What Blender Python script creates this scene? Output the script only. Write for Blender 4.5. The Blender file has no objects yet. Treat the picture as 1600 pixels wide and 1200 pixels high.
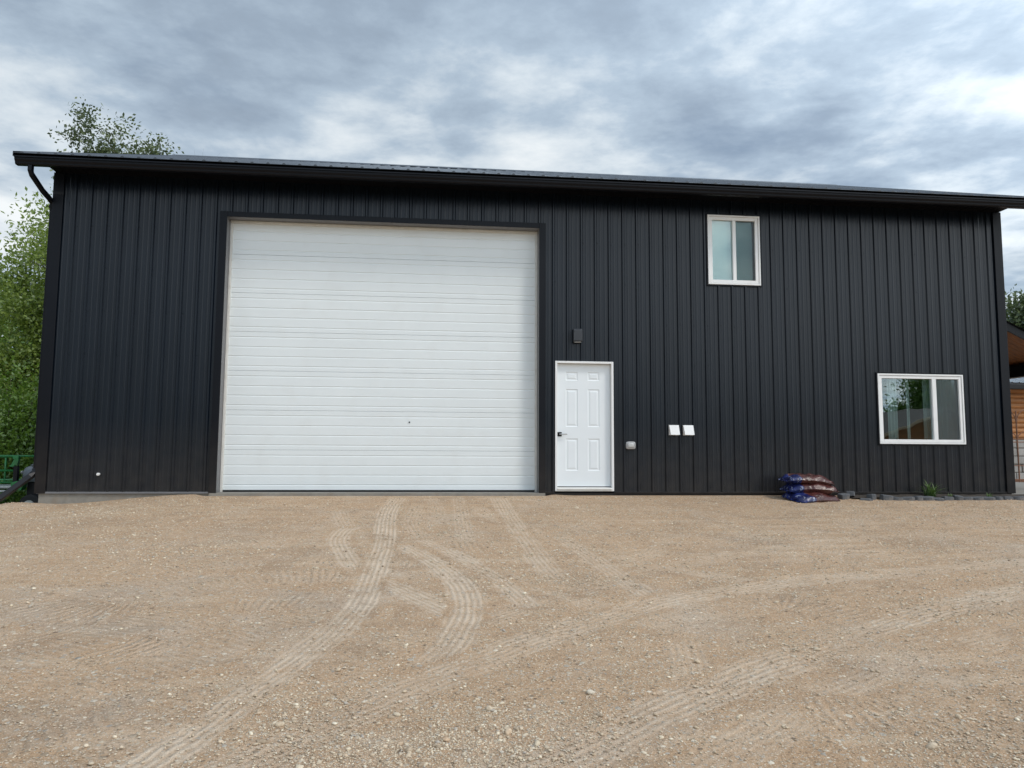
import bpy, math, random
import numpy as np
from mathutils import Vector, Matrix
R=math.radians
sc=bpy.context.scene
COL=sc.collection
rng=np.random.default_rng(7); random.seed(7)

# ---------------------------------------------------------------- camera
yaw,pit,rol=-0.103965982,0.090490916,-0.0058744
cy,sy=math.cos(yaw),math.sin(yaw);cp,sp=math.cos(pit),math.sin(pit);cr,sr=math.cos(rol),math.sin(rol)
M=Matrix([[cy,-sy,0],[sy,cy,0],[0,0,1]])@Matrix([[1,0,0],[0,cp,-sp],[0,sp,cp]])@Matrix([[cr,0,sr],[0,1,0],[-sr,0,cr]])
CAM=Vector((5.45573925,-11.5260080,0.644566899))
cam=bpy.data.objects.new('camera',bpy.data.cameras.new('camera'));COL.objects.link(cam)
mw=Matrix([[M[0][0],M[0][2],-M[0][1]],[M[1][0],M[1][2],-M[1][1]],[M[2][0],M[2][2],-M[2][1]]]).to_4x4()
mw.translation=CAM
cam.matrix_world=mw
cam.data.lens=1155/1600*36;cam.data.sensor_width=36;cam.data.clip_start=.05;cam.data.clip_end=3000
sc.camera=cam

# ---------------------------------------------------------------- light
SUN_EL,SUN_AZ=R(50),R(132)     # azimuth clockwise from +Y : behind the camera, to the right
SKY=0.10
SKO=(12.4,6.3)
w=bpy.data.worlds.new('World');sc.world=w;w.use_nodes=True
nt=w.node_tree;nt.nodes.clear()
def N(nt,t,**k):
    n=nt.nodes.new(t)
    for a,b in k.items():
        if a.startswith('i_'): n.inputs[a[2:].replace('_',' ')].default_value=b
        else: setattr(n,a,b)
    return n
def math_(nt,op,a,b=None,c=None):
    n=nt.nodes.new('ShaderNodeMath');n.operation=op
    for i,v in enumerate((a,b,c)):
        if v is None: continue
        if isinstance(v,(int,float)): n.inputs[i].default_value=v
        else: nt.links.new(v,n.inputs[i])
    return n.outputs[0]
def ramp(nt,fac,stops,interp='LINEAR'):
    n=nt.nodes.new('ShaderNodeValToRGB');n.color_ramp.interpolation=interp
    e=n.color_ramp.elements
    while len(e)<len(stops): e.new(.5)
    for x,(p,c) in zip(e,stops):
        x.position=p;x.color=(*c,1) if len(c)==3 else c
    nt.links.new(fac,n.inputs[0]);return n.outputs[0]
def mixc(nt,fac,a,b,mode='MIX'):
    n=nt.nodes.new('ShaderNodeMix');n.data_type='RGBA';n.blend_type=mode
    for s,v in ((n.inputs['Factor'],fac),(n.inputs[6],a),(n.inputs[7],b)):
        if isinstance(v,(int,float)): s.default_value=v
        elif isinstance(v,tuple): s.default_value=(*v[:3],1)
        else: nt.links.new(v,s)
    return n.outputs[2]
sky=N(nt,'ShaderNodeTexSky',sky_type='NISHITA',sun_disc=False,sun_elevation=SUN_EL,sun_rotation=SUN_AZ,air_density=1.2,dust_density=1.5)
tc=N(nt,'ShaderNodeTexCoord');sep=N(nt,'ShaderNodeSeparateXYZ');nt.links.new(tc.outputs['Generated'],sep.inputs[0])
zc=math_(nt,'ADD',math_(nt,'MAXIMUM',sep.outputs[2],0.0),0.10)
px=math_(nt,'DIVIDE',sep.outputs[0],zc);py=math_(nt,'DIVIDE',sep.outputs[1],zc)
cmb=N(nt,'ShaderNodeCombineXYZ');nt.links.new(px,cmb.inputs[0]);nt.links.new(py,cmb.inputs[1])
def wnoise(scale,det,rough,off,dist=0.,lac=2.0,stretch=(1,1,1),rot=0):
    mp=N(nt,'ShaderNodeMapping');mp.inputs['Location'].default_value=off;mp.inputs['Scale'].default_value=stretch
    mp.inputs['Rotation'].default_value=(0,0,rot)
    nt.links.new(cmb.outputs[0],mp.inputs[0])
    n=N(nt,'ShaderNodeTexNoise');n.inputs['Scale'].default_value=scale;n.inputs['Detail'].default_value=det
    n.inputs['Roughness'].default_value=rough;n.inputs['Distortion'].default_value=dist;n.inputs['Lacunarity'].default_value=lac
    nt.links.new(mp.outputs[0],n.inputs['Vector']);return n.outputs['Fac']
n1=wnoise(1.0,7,.55,(SKO[0],SKO[1],0),.1,stretch=(.85,1.15,1),rot=.15)
n2=wnoise(2.3,12,.60,(7.3,2.2,4),.1,stretch=(1.,1.,1),rot=.2)
n3=wnoise(.33,3,.5,(SKO[0]+4,SKO[1]+2,2))
v=math_(nt,'ADD',math_(nt,'MULTIPLY',n1,.44),math_(nt,'MULTIPLY',n2,.36));v=math_(nt,'SUBTRACT',v,.008)
v=math_(nt,'ADD',v,math_(nt,'MULTIPLY',n3,.34))
hi=N(nt,'ShaderNodeMapRange');nt.links.new(sep.outputs[2],hi.inputs[0])
for i,vv in enumerate((.36,.56,.018,-.045)): hi.inputs[i+1].default_value=vv
v=math_(nt,'ADD',v,hi.outputs[0])
# clouds: blue-grey bellies to pale thin edges
cl=ramp(nt,v,[(0.42,(.27,.335,.42)),(0.49,(.34,.425,.53)),(0.535,(.44,.54,.65)),(0.58,(.66,.74,.81)),(0.65,(.92,.96,.98))])
# the cloud sheet is thinner (brighter) overhead and towards the sun side
sd=(math.sin(SUN_AZ)*math.cos(SUN_EL),math.cos(SUN_AZ)*math.cos(SUN_EL),math.sin(SUN_EL))
dt=N(nt,'ShaderNodeVectorMath',operation='DOT_PRODUCT');nt.links.new(tc.outputs['Generated'],dt.inputs[0]);dt.inputs[1].default_value=sd
mr=N(nt,'ShaderNodeMapRange');mr.interpolation_type='SMOOTHSTEP';nt.links.new(dt.outputs['Value'],mr.inputs[0])
for i,vv in enumerate((-.1,1.0,1.0,2.4)): mr.inputs[i+1].default_value=vv
vm=N(nt,'ShaderNodeVectorMath',operation='SCALE');nt.links.new(cl,vm.inputs[0]);nt.links.new(mr.outputs[0],vm.inputs['Scale'])
skys=N(nt,'ShaderNodeVectorMath',operation='SCALE');nt.links.new(sky.outputs[0],skys.inputs[0]);skys.inputs['Scale'].default_value=SKY
gap=ramp(nt,n1,[(0.30,(1,1,1)),(0.42,(0,0,0))])
skyc=mixc(nt,math_(nt,'MULTIPLY',gap,.55),vm.outputs[0],skys.outputs[0])
bg=N(nt,'ShaderNodeBackground');nt.links.new(skyc,bg.inputs[0]);bg.inputs[1].default_value=1.0
wo=N(nt,'ShaderNodeOutputWorld');nt.links.new(bg.outputs[0],wo.inputs[0])

sl=bpy.data.lights.new('sun','SUN');sl.energy=1.6;sl.angle=R(12);sl.color=(1,.93,.84)
so=bpy.data.objects.new('sun',sl);COL.objects.link(so)
so.rotation_euler=Vector(sd).to_track_quat('Z','Y').to_euler()
sc.view_settings.view_transform='Standard';sc.view_settings.look='None';sc.view_settings.exposure=0.0;sc.view_settings.gamma=1
sc.render.engine='CYCLES'

# ---------------------------------------------------------------- helpers
def tag(o,label=None,cat=None,group=None,kind=None):
    if label:o['label']=label
    if cat:o['category']=cat
    if group:o['group']=group
    if kind:o['kind']=kind
    return o
def empty(name,loc,label,cat,group=None,rz=0):
    o=bpy.data.objects.new(name,None);COL.objects.link(o);o.location=loc;o.rotation_euler=(0,0,rz);o.empty_display_size=.2
    return tag(o,label,cat,group)
class MB:
    """collects geometry in world axes; build() makes ONE object (vertices stored relative to its parent)"""
    def __init__(s): s.v=[];s.f=[];s.m=[];s.cm=0
    def add(s,vs,fs):
        o=len(s.v);s.v+= [tuple(p) for p in vs];s.f+=[tuple(i+o for i in f) for f in fs];s.m+=[s.cm]*len(fs);return s
    def box(s,x0,x1,y0,y1,z0,z1):
        return s.add([(x0,y0,z0),(x1,y0,z0),(x1,y1,z0),(x0,y1,z0),(x0,y0,z1),(x1,y0,z1),(x1,y1,z1),(x0,y1,z1)],
          [(0,3,2,1),(4,5,6,7),(0,1,5,4),(1,2,6,5),(2,3,7,6),(3,0,4,7)])
    def prism(s,pts,axis,a,b):
        """extrude polygon pts (2-D) along axis from a to b"""
        n=len(pts)
        def P(p,t):
            return {'x':(t,p[0],p[1]),'y':(p[0],t,p[1]),'z':(p[0],p[1],t)}[axis]
        vs=[P(p,a) for p in pts]+[P(p,b) for p in pts]
        fs=[tuple(range(n))[::-1],tuple(range(n,2*n))]+[(i,(i+1)%n,n+(i+1)%n,n+i) for i in range(n)]
        return s.add(vs,fs)
    def tube(s,pts,rad,n=8,caps=True):
        pts=[Vector(p) for p in pts]
        if not hasattr(rad,'__len__'): rad=[rad]*len(pts)
        up=None;vs=[]
        for i,p in enumerate(pts):
            d=(pts[min(i+1,len(pts)-1)]-pts[max(i-1,0)])
            d=d.normalized() if d.length>1e-9 else Vector((0,0,1))
            if up is None: up=d.orthogonal().normalized()
            up=(up-d*up.dot(d));up=up.normalized() if up.length>1e-6 else d.orthogonal().normalized()
            sd_=d.cross(up)
            for k in range(n):
                a=2*math.pi*k/n+math.pi/n;vs.append(p+(up*math.cos(a)+sd_*math.sin(a))*rad[i])
        fs=[(i*n+k,i*n+(k+1)%n,(i+1)*n+(k+1)%n,(i+1)*n+k) for i in range(len(pts)-1) for k in range(n)]
        if caps: fs+=[tuple(range(n))[::-1],tuple(range((len(pts)-1)*n,len(pts)*n))]
        return s.add(vs,fs)
    def ell(s,c,r,nu=14,nv=9,rot=None,pw=1.0):
        vs=[];
        for j in range(nv+1):
            t=math.pi*j/nv-math.pi/2
            for i in range(nu):
                a=2*math.pi*i/nu
                f=lambda q:math.copysign(abs(q)**pw,q)
                p=Vector((f(math.cos(t))*f(math.cos(a))*r[0],f(math.cos(t))*f(math.sin(a))*r[1],f(math.sin(t))*r[2]))
                if rot: p=rot@p
                vs.append(p+Vector(c))
        return s.add(vs,[(j*nu+i,j*nu+(i+1)%nu,(j+1)*nu+(i+1)%nu,(j+1)*nu+i) for j in range(nv) for i in range(nu)])
    def disc(s,c,r,axis,t,n=20):
        """short cylinder centred on c, thickness t along axis"""
        d={'x':Vector((1,0,0)),'y':Vector((0,1,0)),'z':Vector((0,0,1))}[axis]*t/2
        return s.tube([Vector(c)-d,Vector(c)+d],r,n)
    def build(s,name,mats,parent=None,smooth=False,bevel=0,autosmooth=None):
        me=bpy.data.meshes.new(name)
        pl=Vector((0,0,0));rot=None
        if parent is not None:
            q=parent
            mwp=Matrix.Identity(4);chain=[]
            while q is not None: chain.append(q);q=q.parent
            for q in reversed(chain): mwp=mwp@Matrix.LocRotScale(q.location,q.rotation_euler,q.scale)
            inv=mwp.inverted();vs=[tuple(inv@Vector(p)) for p in s.v]
        else: vs=s.v
        me.from_pydata(vs,[],s.f);me.validate();me.update()
        if not isinstance(mats,(list,tuple)): mats=[mats]
        for m in mats: me.materials.append(m)
        if len(mats)>1 and len(me.polygons)==len(s.m): me.polygons.foreach_set('material_index',s.m)
        o=bpy.data.objects.new(name,me);COL.objects.link(o)
        if parent is not None: o.parent=parent
        if smooth: me.polygons.foreach_set('use_smooth',[True]*len(me.polygons))
        if bevel:
            b=o.modifiers.new('bevel','BEVEL');b.width=bevel;b.segments=2;b.limit_method='ANGLE';b.angle_limit=R(40)
        return o
def np_mesh(name,V,F,mat,parent=None,smooth=False,attr=None):
    """V (n,3), F (m,k) constant k"""
    me=bpy.data.meshes.new(name);k=F.shape[1]
    me.vertices.add(len(V));me.vertices.foreach_set('co',V.astype(np.float32).ravel())
    me.loops.add(F.size);me.loops.foreach_set('vertex_index',F.astype(np.int32).ravel())
    me.polygons.add(len(F));me.polygons.foreach_set('loop_start',np.arange(0,F.size,k,dtype=np.int32))
    me.polygons.foreach_set('loop_total',np.full(len(F),k,np.int32))
    if smooth: me.polygons.foreach_set('use_smooth',np.ones(len(F),bool))
    me.update(calc_edges=True)
    if attr is not None:
        for nm,(typ,dom,data) in attr.items():
            a=me.attributes.new(nm,typ,dom)
            a.data.foreach_set('color' if typ=='FLOAT_COLOR' else 'value',data.astype(np.float32).ravel())
    me.materials.append(mat)
    o=bpy.data.objects.new(name,me);COL.objects.link(o)
    if parent is not None:o.parent=parent
    return o

def mat(name,col,rough=.6,metal=0,var=.12,vscale=3.,bump=0,bscale=40,spec=.5,coat=0,dirt=None,stretch=(1,1,1),sub=0):
    m=bpy.data.materials.new(name);m.use_nodes=True;t=m.node_tree;b=t.nodes['Principled BSDF']
    b.inputs['Roughness'].default_value=rough;b.inputs['Metallic'].default_value=metal
    b.inputs['Specular IOR Level'].default_value=spec;b.inputs['Coat Weight'].default_value=coat
    c=N(t,'ShaderNodeTexCoord');mp=N(t,'ShaderNodeMapping');mp.inputs['Scale'].default_value=stretch
    t.links.new(c.outputs['Object'],mp.inputs[0])
    n=N(t,'ShaderNodeTexNoise');n.inputs['Scale'].default_value=vscale;n.inputs['Detail'].default_value=6;n.inputs['Roughness'].default_value=.6
    t.links.new(mp.outputs[0],n.inputs['Vector'])
    lo=tuple(x*(1-var) for x in col);hi=tuple(min(1,x*(1+var)) for x in col)
    cc=ramp(t,n.outputs['Fac'],[(0.3,lo),(0.7,hi)])
    if dirt:   # (colour, amount, scale)
        d=N(t,'ShaderNodeTexNoise');d.inputs['Scale'].default_value=dirt[2];d.inputs['Detail'].default_value=8;t.links.new(mp.outputs[0],d.inputs['Vector'])
        f=ramp(t,d.outputs['Fac'],[(0.5,(0,0,0)),(0.75,(dirt[1],)*3)]);cc=mixc(t,f,cc,dirt[0])
    t.links.new(cc,b.inputs['Base Color'])
    r=N(t,'ShaderNodeMapRange');t.links.new(n.outputs['Fac'],r.inputs[0])
    for i,vv in enumerate((.3,.7,max(0,rough-.06),min(1,rough+.06))): r.inputs[i+1].default_value=vv
    t.links.new(r.outputs[0],b.inputs['Roughness'])
    if bump:
        n2=N(t,'ShaderNodeTexNoise');n2.inputs['Scale'].default_value=bscale;n2.inputs['Detail'].default_value=4;t.links.new(mp.outputs[0],n2.inputs['Vector'])
        bp=N(t,'ShaderNodeBump');bp.inputs['Strength'].default_value=1;bp.inputs['Distance'].default_value=bump;t.links.new(n2.outputs['Fac'],bp.inputs['Height'])
        t.links.new(bp.outputs[0],b.inputs['Normal'])
    return m

# ---------------------------------------------------------------- ground
def sstep(a): a=np.clip(a,0,1);return a*a*(3-2*a)
_perm=np.random.default_rng(3).random((256,256))
def vnoise(x,y,s):
    x=np.asarray(x,float)/s;y=np.asarray(y,float)/s
    xi=np.floor(x).astype(int);yi=np.floor(y).astype(int);fx=sstep(x-xi);fy=sstep(y-yi)
    g=lambda a,b:_perm[a%256,b%256]
    return (g(xi,yi)*(1-fx)+g(xi+1,yi)*fx)*(1-fy)+(g(xi,yi+1)*(1-fx)+g(xi+1,yi+1)*fx)*fy
def fbm(x,y,s,o=4):
    t=0;a=.5;n=0
    for k in range(o): t=t+a*vnoise(x+13.7*k,y-7.1*k,s/2**k);n+=a;a*=.5
    return t/n
def base_z(x,y):
    x=np.asarray(x,float);y=np.asarray(y,float)
    left=sstep((2.0-x)/2.2);right=sstep((x-7.1)/.6)
    z=-0.02-.15*left-.022*right
    yn=np.minimum(y,0.);yn=np.where(yn<-14,-14+(yn+14)*.15,yn)
    z=z+.07*yn
    lawn=sstep((-x-.35)/1.3)*sstep((y+.6)/2.0)
    z=z-.42*lawn
    # little mound of spilled sand by the corner
    z=z+.07*np.exp(-(((x+.42)/.35)**2+((y+.35)/.35)**2))
    side=sstep((x-15.4)/.6)*sstep((y+.3)/.8)
    z=z-.0*side-.06*np.clip(y-2,0,7)*sstep((x-15.2)/.4)
    flat=sstep((y+.25)/.25)*sstep((x-1.9)/.2)*sstep((7.35-x)/.2)   # under the apron
    return z-.03*flat
TR=[ # points, half width, kind (0 ribs along, 1 cleats across), strength
 ([(4.96,-.3),(4.88,-1.79),(4.96,-3.73),(4.97,-4.76),(4.96,-5.83),(4.91,-6.39),(4.83,-6.85),(4.71,-7.27),(4.59,-7.61),(4.48,-7.97),(4.3,-8.41),(3.9,-9.3)],.135,0,1.0),
 ([(4.55,-2.6),(4.48,-3.53),(4.63,-4.34),(4.8,-5.0),(5.05,-5.45),(5.29,-5.81),(5.57,-6.28),(5.8,-6.72)],.13,0,.85),
 ([(5.06,-3.73),(5.42,-4.65),(5.64,-5.38),(5.7,-5.87),(5.69,-6.36),(5.62,-6.77),(5.53,-7.12),(5.35,-7.5)],.135,0,.95),
 ([(5.21,-3.37),(5.6,-4.29),(5.82,-4.85),(6.0,-5.4),(6.16,-6.16),(6.3,-6.47)],.12,0,.8),
 ([(6.42,-.3),(6.41,-2.43),(6.43,-3.6),(6.45,-4.83),(6.52,-5.73)],.13,0,.75),
 ([(6.76,-3.23),(6.91,-4.28),(6.98,-5.1),(7.07,-5.95),(7.13,-6.36)],.13,0,.7),
 ([(5.83,-.23),(5.81,-1.81),(5.79,-3.2),(5.82,-4.24)],.11,0,.45),
 ([(4.3,-8.8),(4.73,-8.39),(5.02,-8.01),(5.35,-7.67),(5.77,-7.24),(6.29,-6.75),(6.93,-6.28),(7.66,-5.85),(8.86,-5.39),(11.22,-4.88),(14,-4.5)],.15,0,.72),
 ([(5.4,-9.0),(5.9,-8.53),(6.41,-8.11),(7.07,-7.61),(7.92,-7.05),(9.0,-6.43),(10.41,-5.79),(13,-4.9)],.15,0,.62),
 ([(6.0,-9.1),(6.48,-8.58),(6.97,-8.22),(7.76,-7.66),(9.5,-6.83),(12,-6)],.15,0,.42),
 ([(7.03,-6.8),(6.86,-7.51),(6.65,-8.06),(6.43,-8.57),(6.2,-9.2)],.12,0,.38),
 ([(2.6,-9.2),(3.56,-7.9),(3.9,-7.4),(4.44,-6.64),(4.91,-5.83)],.20,1,.8),
 ([(2.6,-8.0),(3.15,-7.16),(3.5,-6.58),(3.93,-5.78),(4.61,-4.99)],.22,1,.75),
 ([(3.6,-8.8),(3.96,-8.38),(4.23,-7.95),(4.64,-7.53),(5.18,-6.98),(5.56,-6.57)],.20,1,.7),
 ([(2.0,-6.9),(2.61,-6.18),(3.26,-5.15),(4.5,-4.19),(6.26,-3.94)],.25,1,.55),
 ([(5.97,-4.25),(6.91,-3.96),(8.66,-3.85),(10.01,-4.54)],.2,1,.35),
 ([(6.78,-6.78),(7.98,-6.04),(8.49,-6.84),(8.57,-7.8)],.2,1,.45),
 ([(5.35,-.25),(5.5,-1.5),(5.4,-2.8),(5.1,-3.6)],.11,0,.45),
 ([(6.0,-1.2),(6.3,-2.6),(6.9,-4.0),(7.6,-5.0),(8.6,-5.9)],.12,0,.5),
 ([(4.2,-1.5),(4.6,-3.2),(5.4,-4.6),(6.4,-5.9),(7.2,-7.0)],.12,0,.5),
 ([(5.3,-1.0),(5.2,-2.6),(5.5,-4.1),(6.1,-5.4),(6.4,-6.2)],.12,0,.55),
 ([(8.2,-3.2),(7.4,-4.6),(6.4,-5.9),(5.2,-7.2),(4.4,-8.2)],.12,0,.4),
 ([(11.5,-3.3),(9.5,-3.9),(7.6,-4.9),(6.2,-6.2)],.14,0,.4),
 ([(3.0,-2.2),(3.6,-3.6),(4.6,-4.8),(5.6,-5.6)],.12,0,.35),
 ([(1.6,-3.0),(2.6,-4.0),(4.2,-4.6),(6.0,-4.9)],.2,1,.4),
 ([(1.5,-5.0),(2.6,-4.9),(3.8,-5.4),(4.6,-6.3)],.2,1,.45),
 ([(2.9,-8.7),(3.4,-7.3),(4.2,-6.3),(5.2,-5.7)],.2,1,.5),
 ([(9.6,-8.2),(10.0,-6.9),(10.9,-5.6),(12.2,-4.2)],.14,0,.45),
 ([(3.2,-6.0),(3.9,-5.4),(4.6,-5.2),(5.2,-5.3)],.24,1,.8),
 ([(2.9,-6.4),(3.6,-6.9),(4.3,-7.3)],.22,1,.7),
 ([(2.2,-5.6),(3.2,-6.2),(4.2,-6.0),(4.9,-6.1)],.22,1,.75),
 ([(3.0,-8.3),(3.8,-8.0),(4.4,-7.6)],.2,1,.8),
 ([(7.0,-7.9),(7.8,-8.0),(8.6,-7.3)],.2,1,.6),
 ([(7.6,-8.6),(8.6,-7.9),(9.6,-6.9),(10.6,-6.2)],.2,1,.5),
]
def resample(pts,step=.06):
    p=np.array(pts,float);out=[]
    n=len(p)
    for i in range(n-1):      # catmull-rom
        p0=p[max(i-1,0)];p1=p[i];p2=p[i+1];p3=p[min(i+2,n-1)]
        k=max(2,int(np.linalg.norm(p2-p1)/step))
        t=np.linspace(0,1,k,endpoint=False)[:,None]
        out.append(.5*((2*p1)+(-p0+p2)*t+(2*p0-5*p1+4*p2-p3)*t**2+(-p0+3*p1-3*p2+p3)*t**3))
    out.append(p[-1:]);return np.concatenate(out)
def track_fields(X,Y):
    U=np.zeros_like(X);Vv=np.zeros_like(X);Mk=np.zeros_like(X);K=np.zeros_like(X)
    for pts,hw,kind,st in TR:
        P=resample(pts);S=np.concatenate([[0],np.cumsum(np.linalg.norm(np.diff(P,axis=0),axis=1))])
        m=(X>P[:,0].min()-.5)&(X<P[:,0].max()+.5)&(Y>P[:,1].min()-.5)&(Y<P[:,1].max()+.5)
        idx=np.nonzero(m)[0]
        if not len(idx): continue
        best=np.full(len(idx),9.);bu=np.zeros(len(idx));bv=np.zeros(len(idx));x=X[idx];y=Y[idx]
        for i in range(len(P)-1):
            a=P[i];d=P[i+1]-a;L=np.linalg.norm(d);d=d/L
            rx=x-a[0];ry=y-a[1];t=np.clip(rx*d[0]+ry*d[1],0,L)
            ex=rx-t*d[0];ey=ry-t*d[1];q=np.hypot(ex,ey);b=q<best
            best[b]=q[b];bu[b]=(rx*-d[1]+ry*d[0])[b];bv[b]=(S[i]+t)[b]
        wob=.02*(vnoise(x,y,.3)-.5)
        mk=sstep((hw+.03-best+wob)/.05)*st*sstep(bv/.4)*sstep((S[-1]-bv)/.5)*(.32+1.0*fbm(x,y,.6,3))
        s=mk>Mk[idx]
        j=idx[s];Mk[j]=mk[s];U[j]=bu[s];Vv[j]=bv[s];K[j]=kind
    return U,Vv,np.clip(Mk,0,1),K
def axis_(a,b,step,lo,hi,g=1.17):
    c=list(np.arange(a,b,step));s=step;x=c[-1];
    while x<hi: s*=g;x+=s;c.append(x)
    s=step;x=a
    while x>lo: s*=g;x-=s;c.insert(0,x)
    return np.array(c)
gx=axis_(-2.2,17.,.03,-420,420);gy=axis_(-10.6,.2,.03,-420,420)
GX,GY=np.meshgrid(gx,gy);X=GX.ravel();Y=GY.ravel()
U,Vv,Mk,K=track_fields(X,Y)
# where two tracks meet, their stored coordinates jump: fade both out along that seam
G2=lambda a:a.reshape(len(gy),len(gx))
u2,v2,k2,m2_=G2(U),G2(Vv),G2(K),G2(Mk).copy()
jump=np.zeros_like(m2_,bool)
for ax_ in (0,1):
    d_=(np.abs(np.diff(u2,axis=ax_))>.05)|(np.abs(np.diff(v2,axis=ax_))>.10)|(np.diff(k2,axis=ax_)!=0)
    if ax_==0: jump[:-1]|=d_;jump[1:]|=d_
    else: jump[:,:-1]|=d_;jump[:,1:]|=d_
soft=np.where(jump,0,m2_);q_=soft.copy()
q_[1:-1,1:-1]=(soft[1:-1,1:-1]*2+soft[:-2,1:-1]+soft[2:,1:-1]+soft[1:-1,:-2]+soft[1:-1,2:])/6
Mk=np.where(jump,0,q_).ravel()
def und(x,y):
    near=sstep((17-abs(x-7))/3)*sstep((14-abs(y+5))/3)*sstep((-y-.25)/.6)
    return near*(.05*(fbm(x,y,2.6,3)-.5)+.016*(fbm(x,y,.35,3)-.5)+.008*(fbm(x+50,y,.1,2)-.5)*2)
Z=base_z(X,Y)+und(X,Y)-.005*Mk
def ground_z(x,y): return base_z(x,y)+und(np.asarray(x,float),np.asarray(y,float))
nx,ny=len(gx),len(gy)
ii=(np.arange(ny-1)[:,None]*nx+np.arange(nx-1)[None]).ravel()
F=np.stack([ii,ii+1,ii+1+nx,ii+nx],1)

gm=bpy.data.materials.new('gravel_ground');gm.use_nodes=True;t=gm.node_tree;b=t.nodes['Principled BSDF'];b.inputs['Roughness'].default_value=.95;b.inputs['Specular IOR Level'].default_value=.15
geo=N(t,'ShaderNodeNewGeometry');att=N(t,'ShaderNodeAttribute',attribute_name='track');sepc=N(t,'ShaderNodeSeparateColor');t.links.new(att.outputs['Color'],sepc.inputs[0])
tu,tv,tm=sepc.outputs;tk=att.outputs['Alpha']
def gn(scale,det,rough=.6,dist=0.,lx=1,ly=1,rot=0):
    mp=N(t,'ShaderNodeMapping');mp.inputs['Scale'].default_value=(lx,ly,1);mp.inputs['Rotation'].default_value=(0,0,rot);t.links.new(geo.outputs['Position'],mp.inputs[0])
    n=N(t,'ShaderNodeTexNoise');n.inputs['Scale'].default_value=scale;n.inputs['Detail'].default_value=det;n.inputs['Roughness'].default_value=rough;n.inputs['Distortion'].default_value=dist
    t.links.new(mp.outputs[0],n.inputs['Vector']);return n.outputs['Fac']
def gv(scale,rnd=1,feat='F1'):
    n=N(t,'ShaderNodeTexVoronoi',feature=feat);n.inputs['Scale'].default_value=scale;n.inputs['Randomness'].default_value=rnd;t.links.new(geo.outputs['Position'],n.inputs['Vector']);return n
big=gn(.55,5,.6,.4);mid=gn(4.,6,.65);fine=gn(45.,5,.75);grain=gn(190.,3,.75)
col=ramp(t,big,[(.30,(0.413,0.256,0.145)),(.5,(0.523,0.334,0.196)),(.70,(0.625,0.413,0.249))])
col=mixc(t,.6,col,ramp(t,mid,[(.28,(0.366,0.220,0.121)),(.5,(0.524,0.340,0.203)),(.72,(0.672,0.455,0.276))]))
col=mixc(t,.55,col,ramp(t,fine,[(.25,(0.248,0.145,0.082)),(.5,(0.515,0.334,0.202)),(.75,(0.782,0.551,0.349))]))
col=mixc(t,.35,col,ramp(t,grain,[(.3,(0.217,0.133,0.075)),(.7,(0.878,0.628,0.405))]))
strk=gn(2.2,7,.65,.3,lx=.35,ly=2.2,rot=.5);strk2=gn(2.6,7,.65,.3,lx=.4,ly=2.4,rot=-.25)
col=mixc(t,math_(t,'MULTIPLY',ramp(t,strk,[(.52,(0,0,0)),(.68,(1,1,1))]),.45),col,(0.726,0.556,0.390))
col=mixc(t,math_(t,'MULTIPLY',ramp(t,strk2,[(.56,(0,0,0)),(.72,(1,1,1))]),.40),col,(0.265,0.188,0.124))
scuf=gn(1.1,8,.7,.8);col=mixc(t,math_(t,'MULTIPLY',ramp(t,scuf,[(.50,(0,0,0)),(.64,(1,1,1))]),.42),col,(0.273,0.182,0.116))
sc2=gn(.8,6,.7,.6,rot=1.1);col=mixc(t,math_(t,'MULTIPLY',ramp(t,sc2,[(.52,(0,0,0)),(.66,(1,1,1))]),.35),col,(0.590,0.491,0.395))
spk=gn(95.,2,.5);col=mixc(t,math_(t,'MULTIPLY',ramp(t,spk,[(.60,(0,0,0)),(.68,(1,1,1))]),.55),col,(0.117,0.082,0.056))  # dark specks: tiny shadows in the gravel painted into the colour
spk2=gn(120.,2,.5,rot=.7);col=mixc(t,math_(t,'MULTIPLY',ramp(t,spk2,[(.62,(0,0,0)),(.68,(1,1,1))]),.6),col,(0.947,0.830,0.679))
# small pebbles pressed in the fines, three sizes
hts=[]
for sc_,thr,dens in ((38,.36,.52),(85,.38,.42),(20,.30,.72)):
    vo=gv(sc_);sp2=N(t,'ShaderNodeSeparateColor');t.links.new(vo.outputs['Color'],sp2.inputs[0])
    keep=math_(t,'GREATER_THAN',math_(t,'ADD',sp2.outputs[0],math_(t,'MULTIPLY',math_(t,'SUBTRACT',mid,.5),.9)),dens)
    edge=math_(t,'LESS_THAN',vo.outputs['Distance'],math_(t,'MULTIPLY_ADD',sp2.outputs[1],.22,thr-.16))
    msk=math_(t,'MULTIPLY',keep,edge)
    pc=ramp(t,sp2.outputs[2],[(0,(.20,.14,.09)),(.22,(.48,.37,.26)),(.45,(.72,.61,.46)),(.62,(.40,.36,.31)),(.8,(.88,.78,.62)),(.93,(.62,.50,.37)),(1,(.50,.30,.17))])
    col=mixc(t,math_(t,'MULTIPLY',msk,.95),col,pc)
    hts.append((msk,vo.outputs['Distance'],sc_))
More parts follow.
